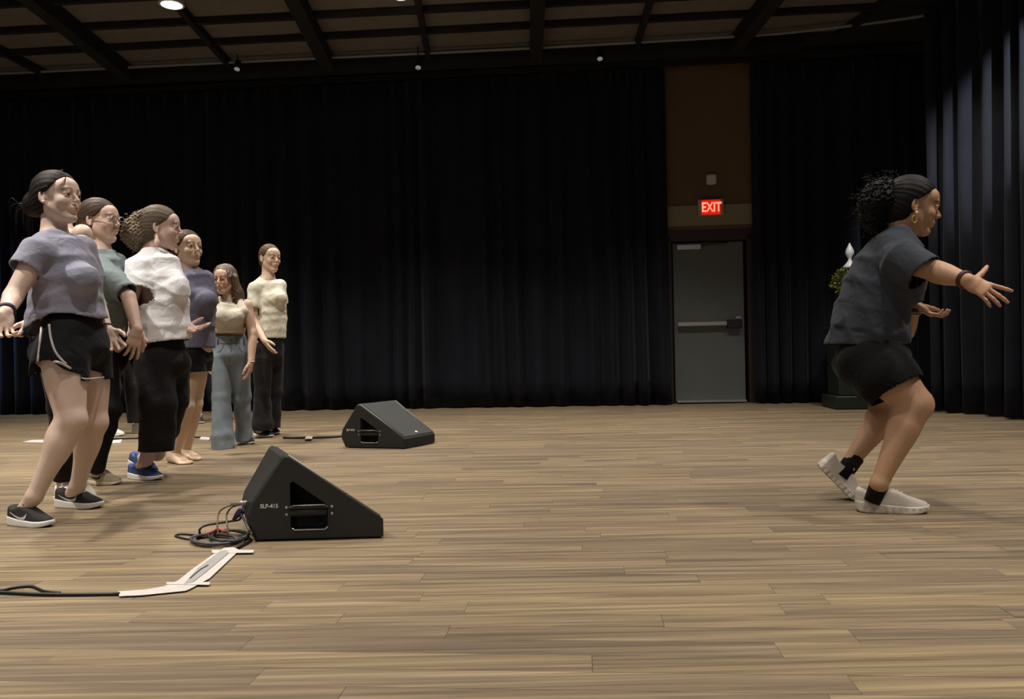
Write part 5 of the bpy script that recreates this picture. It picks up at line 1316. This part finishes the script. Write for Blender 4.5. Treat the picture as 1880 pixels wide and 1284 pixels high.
    shoe(root, PF(438, 813), PF(474, 817) - PF(438, 813), .235, st, sgn=1)
    return J
JE = person_e()

# ---- F: cream T-shirt, black flared trousers
def person_f():
    J = dict(pel=P(492, 635, 7.28), nb=P(492, 512, 7.28), shR=P(468, 528, 7.16), shL=P(514, 522, 7.42),
             elR=P(466, 590, 7.15), wrR=P(486, 626, 6.98), elL=P(520, 585, 7.45), wrL=P(515, 625, 7.3),
             hiR=P(482, 642, 7.22), hiL=P(503, 642, 7.34), knR=P(482, 722, 7.2), knL=P(504, 718, 7.36), anR=P(476, 788, 7.2), anL=P(494, 786, 7.4))
    J['H'] = P(496, 475, 7.28); J['F'] = frame(42, 4, 0); J['lr1'] = (.078, .066, .048); J['lr2'] = (.044, .044, .036, .033); J['tk'] = .88; J['hs'] = 1.07
    J['ar1'] = (.045, .041, .035)
    J['handR'] = dict(d=V(.55, -.3, -.75), n=V(.3, .5, .6), curl=(10, 16, 20, 25)); J['handL'] = dict(d=V(.2, -.2, -.9), n=V(-.7, 0, 0))
    root = person_root('young woman in cream T-shirt and black flared trousers, rightmost in the line of dancers', PF(490, 800))
    J['stR'] = ft(PF(470, 801), PF(523, 806), .262); J['stL'] = ft(PF(484, 796), PF(518, 799), .25)
    build_body(root, J, dict(FAIR, skin=(.66, .46, .34)), M_SKIN, h=.009)
    mS = cloth('cream_jersey', (226, 221, 203))
    rings = [[R(478, 506, 510, 7.28, .085), R(462, 518, 524, 7.28, .11), R(460, 524, 545, 7.28, .14), R(462, 526, 575, 7.28, .145), R(464, 525, 628, 7.28, .145)]]
    def ex(G): sleeve(G, P(470, 526, 7.18), P(464, 566, 7.14), .062, .064); sleeve(G, P(512, 524, 7.4), P(519, 560, 7.42), .055, .056); G.ell(P(514, 548, 7.2), V(.065, .075, .065), k=.05)
    gar(J, 'top')('t_shirt', root, mS, rings, ex, h=.009, cuts=[(P(492, 622, 7.28), V(0, 0, -1), .4, .15)], folds=drapef(nrm((.8, -.3, .4)), .09, .009, 1.2, .8, seed=3),
            sub=lambda G: G.ell(J['nb'] + V(.015, -.03, .03), V(.07, .085, .07), k=.004, op='s'))
    mK = cloth('black_flared_fabric', (38, 36, 38), .8)
    gar(J, 'full')('trousers', root, mK, [[R(466, 520, 612, 7.28, .13), R(466, 521, 650, 7.28, .13)], [R(466, 500, 660, 7.22, .10), R(468, 496, 720, 7.2, .075), R(462, 500, 780, 7.2, .10), R(460, 502, 800, 7.2, .11)],
                                   [R(486, 520, 660, 7.34, .10), R(492, 516, 720, 7.36, .075), R(482, 514, 790, 7.4, .10)]], None, h=.009, cuts=[(P(481, 790, 7.2), V(0, 0, -1), .13, .1), (P(498, 786, 7.4), V(0, 0, -1), .13, .1)], folds=legfold(.004, 7))
    H, F, s = J['H'], J['F'], J['hs']
    def he(G, p): G.ell(p(-.10, 0, .0), s * V(.04, .04, .04), k=.02)
    scalp(root, 'hair', H, F, s, mat('auburn_brown_hair', (100, 78, 58), .6, noise=(90, .6), spec=.25), axis=(-.9, 0, .1), extra=he, h=.0048, lift=.007)
    st = dict(upper=mat('black_canvas', (24, 24, 26), .7), solem=M_WSOLE, lace=M_WLACE)
    shoe(root, PF(470, 801), PF(523, 806) - PF(470, 801), .262, st, sgn=-1)
    shoe(root, PF(484, 796), PF(518, 799) - PF(484, 796), .25, st, sgn=1)
    return J
JF = person_f()

# ---- background dancers mostly hidden behind the line
def simple_person(label, xc, yf, z, xh, sk, shirt, lower, shoes, yaw=10, short=False, armR=None, armL=None, sh=None, dx=0, sw=.17, tank=False, hairm=None, dxf=(0, 0), hgt=1.62, legsp=.09):
    f0 = PF(xc, yf); y = f0[1]; X0 = f0[0]; k = hgt / 1.62
    xh_ = P(xh, 600, z)[0]; q = math.radians(yaw); fw = V(math.cos(q), -math.sin(q), 0); lf = V(math.sin(q), math.cos(q), 0)
    pel = V(X0 * .4 + xh_ * .6, y, .90 * k); nb = V(xh_, y, 1.36 * k)
    J = dict(pel=pel, nb=nb, shR=nb - lf * sw - V(0, 0, .05), shL=nb + lf * sw - V(0, 0, .05), hiR=pel - lf * legsp - V(0, 0, .05), hiL=pel + lf * legsp - V(0, 0, .05))
    if sh is not None: J['shR'], J['shL'] = sh
    for s_, g in (('R', -1), ('L', 1)):
        J['an' + s_] = V(X0 + lf[0] * g * legsp * 1.2 + dxf[0 if g < 0 else 1], y + lf[1] * g * legsp * 1.2, .085); J['kn' + s_] = (J['hi' + s_] + J['an' + s_]) / 2 + fw * .05
        J['el' + s_] = J['sh' + s_] + V(0, 0, -.27) + lf * g * .05; J['wr' + s_] = J['el' + s_] + fw * .16 + V(0, 0, -.16)
        J['hand' + s_] = dict(d=nrm(fw * .6 - V(0, 0, .8)), n=-lf * g)
    if armR is not None:
        J['elR'], J['wrR'] = armR; J['handR'] = dict(d=nrm(J['wrR'] - J['elR']), n=V(0, 0, 1))
    if armL is not None:
        J['elL'], J['wrL'] = armL; J['handL'] = dict(d=nrm(J['wrL'] - J['elL']), n=V(0, 0, 1))
    J['H'] = nb + V(0, 0, .155 * k) + fw * .015; J['F'] = frame(yaw, 0); J['hs'] = .98; J['tk'] = .88; J['lr1'] = (.078, .066, .048); J['lr2'] = (.044, .046, .036, .033)
    root = person_root(label, V(X0, y, 0)); build_body(root, J, sk, M_SKIN, h=.011, hh=.005, hd=.004)
    r = lambda c, a, b: (np.array(c), a, b)
    ring = [[r(nb - V(0, 0, .02), .10, .08), r(nb - V(0, 0, .09), .165 if not tank else .14, .11), r(nb - V(0, 0, .22), .165, .14), r(pel + V(0, 0, .16), .15, .13), r(pel + V(0, 0, -.01), .16, .14)]]
    if tank: ring[0] = ring[0][1:]; ring[0][0] = r(nb - V(0, 0, .12), .13, .11)
    def ex(G):
        if not tank:
            for s_ in 'RL': sleeve(G, J['sh' + s_], J['sh' + s_] + (J['el' + s_] - J['sh' + s_]) * .7, .062, .066)
    cuts = [(pel + V(0, 0, .0), V(0, 0, -1), .4, .2)]
    garment('tank_top' if tank else 't_shirt', root, shirt, ring, ex, h=.011, cuts=cuts, side=lf, folds=drapef((1, 0, 0), .08, .006, 1.2, .8), sub=None if tank else (lambda G: G.ell(nb + V(0, 0, .05), V(.075, .075, .06), k=.004, op='s')))
    legs = []
    for s_ in 'RL':
        if short: legs.append([r(J['hi' + s_], .11, .11), r(J['hi' + s_] + (J['kn' + s_] - J['hi' + s_]) * .55, .105, .105)])
        else: kk = .062 if lower[1] < .05 else .085; legs.append([r(J['hi' + s_], .09 if kk < .08 else .11, .10), r(J['kn' + s_], kk, kk), r(J['kn' + s_] * .7 + J['an' + s_] * .3, kk * .98, kk * .98), r(J['an' + s_] + V(0, 0, .02), lower[1], lower[1])])
    gar(J, 'short' if short else 'full')('shorts' if short else 'trousers', root, lower[0], [[r(pel + V(0, 0, .05), .155, .125), r(pel - V(0, 0, .06), .16, .13)]] + legs, None, h=.011, side=lf,
            cuts=[(l[-1][0] + (V(0, 0, 0)), V(0, 0, -1), .14, .14) for l in legs], folds=legfold(.004, 3))
    H, F = J['H'], J['F']
    scalp(root, 'hair', H, F, .98, hairm or M_HAIRB, h=.006, extra=lambda G, p: G.ell(p(-.11, 0, 0), .04, k=.02))
    for s_, g in (('R', -1), ('L', 1)):
        a = J['an' + s_]; shoe(root, V(a[0], a[1], 0) - fw * .06, fw, .25, shoes, sgn=g)
    return root, J
# J: bare-shouldered dancer hidden behind the leftmost one
zJ = 4.25
simple_person('dancer with a bare pale shoulder, almost hidden behind the leftmost woman', 134, 918, zJ, 119, FAIR, cloth('pale_tank', (196, 186, 160)), (cloth('black_leggings_fabric', (24, 20, 24)), .045),
              dict(upper=mat('white_leather', (222, 218, 208), .6), solem=M_WSOLE, lace=M_WLACE), yaw=40, sh=(P(96, 466, 4.34), P(151, 428, 4.16)), armR=(P(82, 530, 4.24), P(58, 590, 4.04)), armL=(P(158, 520, 4.22), P(140, 585, 4.10)), tank=True, sw=.155, legsp=.06, hgt=1.73, dxf=(.03, -.05))
# G: black trousers and white shoes seen between the legs
simple_person('dancer in white T-shirt and black trousers, only her legs showing behind the teal-grey shirt', 224, 798, 7.9, 214, FAIR, cloth('white_jersey', (240, 240, 244)), (cloth('black_flared_fabric', (38, 36, 38)), .095),
              dict(upper=mat('white_leather', (222, 218, 208), .6), solem=M_WSOLE, lace=M_WLACE), yaw=15, dxf=(-.06, .08), hgt=1.58, armR=(P(218, 560, 7.6), P(216, 612, 7.5)))
# H: bare calves and black and white sneakers
simple_person('dancer with bare calves and black-and-white sneakers, hidden behind the barefoot woman', 384, 775, 9.2, 388, FAIR, cloth('heather_grey', (120, 118, 124)), (cloth('black_gym_shorts', (20, 20, 23)), .1),
              dict(upper=mat('black_canvas', (24, 24, 26), .7), solem=M_WSOLE, lace=M_WLACE, swoosh=M_WSOLE), yaw=60, short=True, hgt=1.5)

# ---- I: the instructor on the right
def person_i():
    J = dict(pel=P(1594, 648, 3.68), nb=P(1650, 436, 3.62), shR=P(1652, 474, 3.46), shL=P(1660, 476, 3.80),
             elR=P(1722, 500, 3.34), wrR=P(1776, 515, 3.20), elL=P(1660, 608, 3.80), wrL=P(1680, 560, 3.70),
             hiR=P(1600, 655, 3.58), hiL=P(1600, 655, 3.78), knR=P(1680, 742, 3.46), knL=P(1640, 742, 3.84), anR=P(1614, 888, 3.46), anL=P(1560, 850, 3.80))
    J['bow'] = V(-.045, 0, .0); J['H'] = P(1676, 380, 3.62); J['F'] = frame(12, 13, 0); J['hs'] = 1.08; J['gaze'] = -.45
    J['tk'] = .92; J['stubL'] = False; J['lr1'] = (.094, .100, .070); J['lr2'] = (.064, .067, .046, .034); J['ar1'] = (.052, .050, .043); J['ar2'] = (.043, .046, .034, .027)
    J['handR'] = dict(d=P(1838, 547, 3.13) - P(1776, 515, 3.20), n=V(-.15, 1, -.1), s=.99, curl=(2, 8, 12, 18), spread=(16, -3, -8, -12), thumb=86, tc=-6)
    J['handL'] = dict(d=nrm(V(.80, -.22, -.60)), n=V(.32, -.25, .86), s=1.0, curl=(34, 40, 44, 46), spread=6, thumb=35, tc=10)
    root = person_root('woman in charcoal T-shirt and black shorts with arm stretched out, alone at the right', (PF(1620, 940) + PF(1545, 915)) / 2)
    J['stR'] = ft(PF(1571, 938), PF(1698, 942), .300, .075)
    build_body(root, J, TAN, M_SKIN, h=.0075)
    mS = cloth('charcoal_jersey', (60, 64, 72))
    rings = [[R(1628, 1668, 428, 3.62, .10), R(1602, 1688, 452, 3.62, .14), R(1572, 1690, 490, 3.63, .165), R(1552, 1682, 530, 3.64, .17), R(1538, 1664, 570, 3.65, .17), R(1526, 1660, 605, 3.66, .175), R(1514, 1670, 650, 3.68, .18)]]
    def ex(G):
        G.tube(P(1640, 450, 3.60), P(1652, 474, 3.48), V(.07, .085), k=.04)
        sleeve(G, P(1648, 476, 3.46), P(1696, 503, 3.37), .094, .088, tilt=(.1, 0, -.25)); sleeve(G, P(1660, 478, 3.78), P(1664, 540, 3.85), .07, .068)
        G.ell(P(1672, 520, 3.54), V(.065, .08, .075), k=.05); G.ell(P(1672, 520, 3.70), V(.065, .08, .075), k=.05)
    ds = nrm(P(1705, 500, 3.36) - P(1648, 474, 3.46))
    def sb(G):
        G.ell(J['nb'] + V(.035, -.01, .035), V(.072, .08, .055), R=np.array([[.87, 0, -.5], [0, 1, 0], [.5, 0, .87]]), k=.004, op='s')
        q = G.sub(G.o - 1, G.o + 9); sl, X, Y, Z = q; zz = np.interp(X.ravel(), [P(1517, 632, 3.68)[0], P(1600, 637, 3.68)[0], P(1672, 630, 3.68)[0]], [P(1517, 632, 3.68)[2], P(1600, 637, 3.68)[2], P(1672, 628, 3.68)[2]])[:, None, None] + 0 * Z
        G.v = np.maximum(G.v, (zz - Z).astype(np.float32))
    gar(J, 'top')('t_shirt', root, mS, rings, ex, folds=drapef(nrm((.35, -.3, .9)), .09, .009, 1.2, .75, diag=.2, seed=5), sub=sb)
    mK = cloth('black_stretch_shorts', (13, 13, 15), .85)
    kR = nrm(J['knR'] - J['hiR']); eR = P(1650, 716, 3.49); eL = P(1622, 722, 3.82)
    gar(J, 'short')('shorts', root, mK, [[R(1540, 1650, 632, 3.68, .14), R(1530, 1668, 656, 3.68, .165)], [(P(1598, 662, 3.60), .155, .135), (P(1628, 695, 3.52), .130, .125), (eR + kR * .04, .108, .11)], [(P(1596, 660, 3.76), .15, .13), (P(1612, 694, 3.8), .12, .12), (eL + V(.01, 0, -.05), .10, .10)]], None,
            cuts=[(eR, kR + V(-.05, 0, -.12), .19, .3), (eL, V(.3, 0, -1), .15, .3)], folds=legfold(.0025, 1), k=.04, side=(.8, 0, .6))
    H, F, s = J['H'], J['F'], J['hs']; p = lambda x, y, z: H + s * (F[0] * x + F[1] * y + F[2] * z)
    def he(G, pp): G.ell(pp(-.09, 0, .02), s * V(.04, .045, .045), k=.02)
    scalp(root, 'hair', H, F, s, M_HAIRK, axis=(-.95, 0, .2), extra=he, amp=.0011, n=64, lift=.012, hl=.014)
    G = Grid(p(-.14, 0, -.02) - V(.17, .16, .20), p(-.14, 0, -.02) + V(.17, .16, .20), .0045)
    for (x, y, z, r) in ((-.125, 0, .055, .045), (-.155, .01, .03, .048), (-.165, -.01, -.015, .050), (-.15, 0, -.06, .045), (-.135, .02, -.095, .036), (-.13, -.03, .01, .045)): G.ell(p(x, y, z), r * s, k=.03)
    G.bump(lambda q: curls(q, 1.2, .008)); v, f = G.mesh(); mesh_obj('curly_ponytail', v, f, M_HAIRK, root, True)
    rs = np.random.RandomState(9); L = []
    for i in range(120):
        c = V(-.145, 0, -.01) + rs.randn(3) * V(.022, .03, .045); d = nrm(c - V(-.10, 0, -.01) + .025 * rs.randn(3)); dW = d[0] * F[0] + d[1] * F[1] + d[2] * F[2]
        L.append(coil(p(*c), dW, rs.uniform(.05, .085), .008, 2.5, i, .025))
    for i in range(10):
        L.append(coil(p(-.10 + .008 * i, 0, .10), nrm(F[2] - F[0] * .6 + .3 * rs.randn(3)), rs.uniform(.03, .055), .006, 2, 200 + i, .0))
    strands(root, L, .0019, M_HAIRK, 'curl_strands')
    gold = mat('gold_jewel', (232, 205, 140), .25, metal=.8)
    t = MB(); e = p(-.002, -.080, -.034); t.lathe(e - V(0, .004, .004), [(.002, -.006), (.0062, -.002), (.0062, .002), (.002, .006)], 10); t.build('earring', mat('pearl', (235, 225, 205), .3), root, True)
    t = MB(); c = e - V(.01, .004, .034); t.tube([c + V(.011 * math.cos(a), 0, .016 * math.sin(a)) for a in np.linspace(0, 2 * PI, 15)[:-1]], .0022, 6, True); t.build('hoop_earring', gold, root, True)
    band(root, 'bracelet', J['wrR'] + (J['elR'] - J['wrR']) * .10, J['elR'] - J['wrR'], .033, .0048, mat('maroon_band', (74, 30, 28), .6), 2)
    band(root, 'bracelet', J['wrL'] + (J['elL'] - J['wrL']) * .06, J['elL'] - J['wrL'], .034, .005, mat('dark_bead', (36, 32, 34), .4), 2)
    band(root, 'beaded_bracelet', J['wrL'] + (J['elL'] - J['wrL']) * .22, J['elL'] - J['wrL'], .036, .0045, mat('silver_bead', (170, 165, 158), .3, metal=.5), 1)
    mSk = cloth('black_sock', (22, 20, 20))
    sock(root, J['anR'] * .75 + J['stR'] * .25, J['knR'] - J['stR'], mSk, .0375, .055); sock(root, J['anL'] - V(0, 0, .01), J['knL'] - J['anL'], mSk, .041, .050)
    st = dict(upper=mat('cream_white_knit', (206, 196, 184), .75, noise=(20, .85), bump=(420, .4)), solem=mat('marbled_sole', (216, 206, 192), .6, noise=(26, .55)), lace=mat('cream_lace', (214, 202, 176), .8), sole=1.35, lug=.0022)
    shoe(root, PF(1571, 938), PF(1698, 942) - PF(1571, 938), .300, st, sgn=-1)
    hb = PF(1560, 918); d = nrm(PF(1600, 918) - PF(1540, 917)); st3 = dict(st); st3['toeflex'] = .62
    shoe(root, hb - d * .215, d, .285, st3, pitch=47, sgn=1, lift=.010)
    return J
JI = person_i()
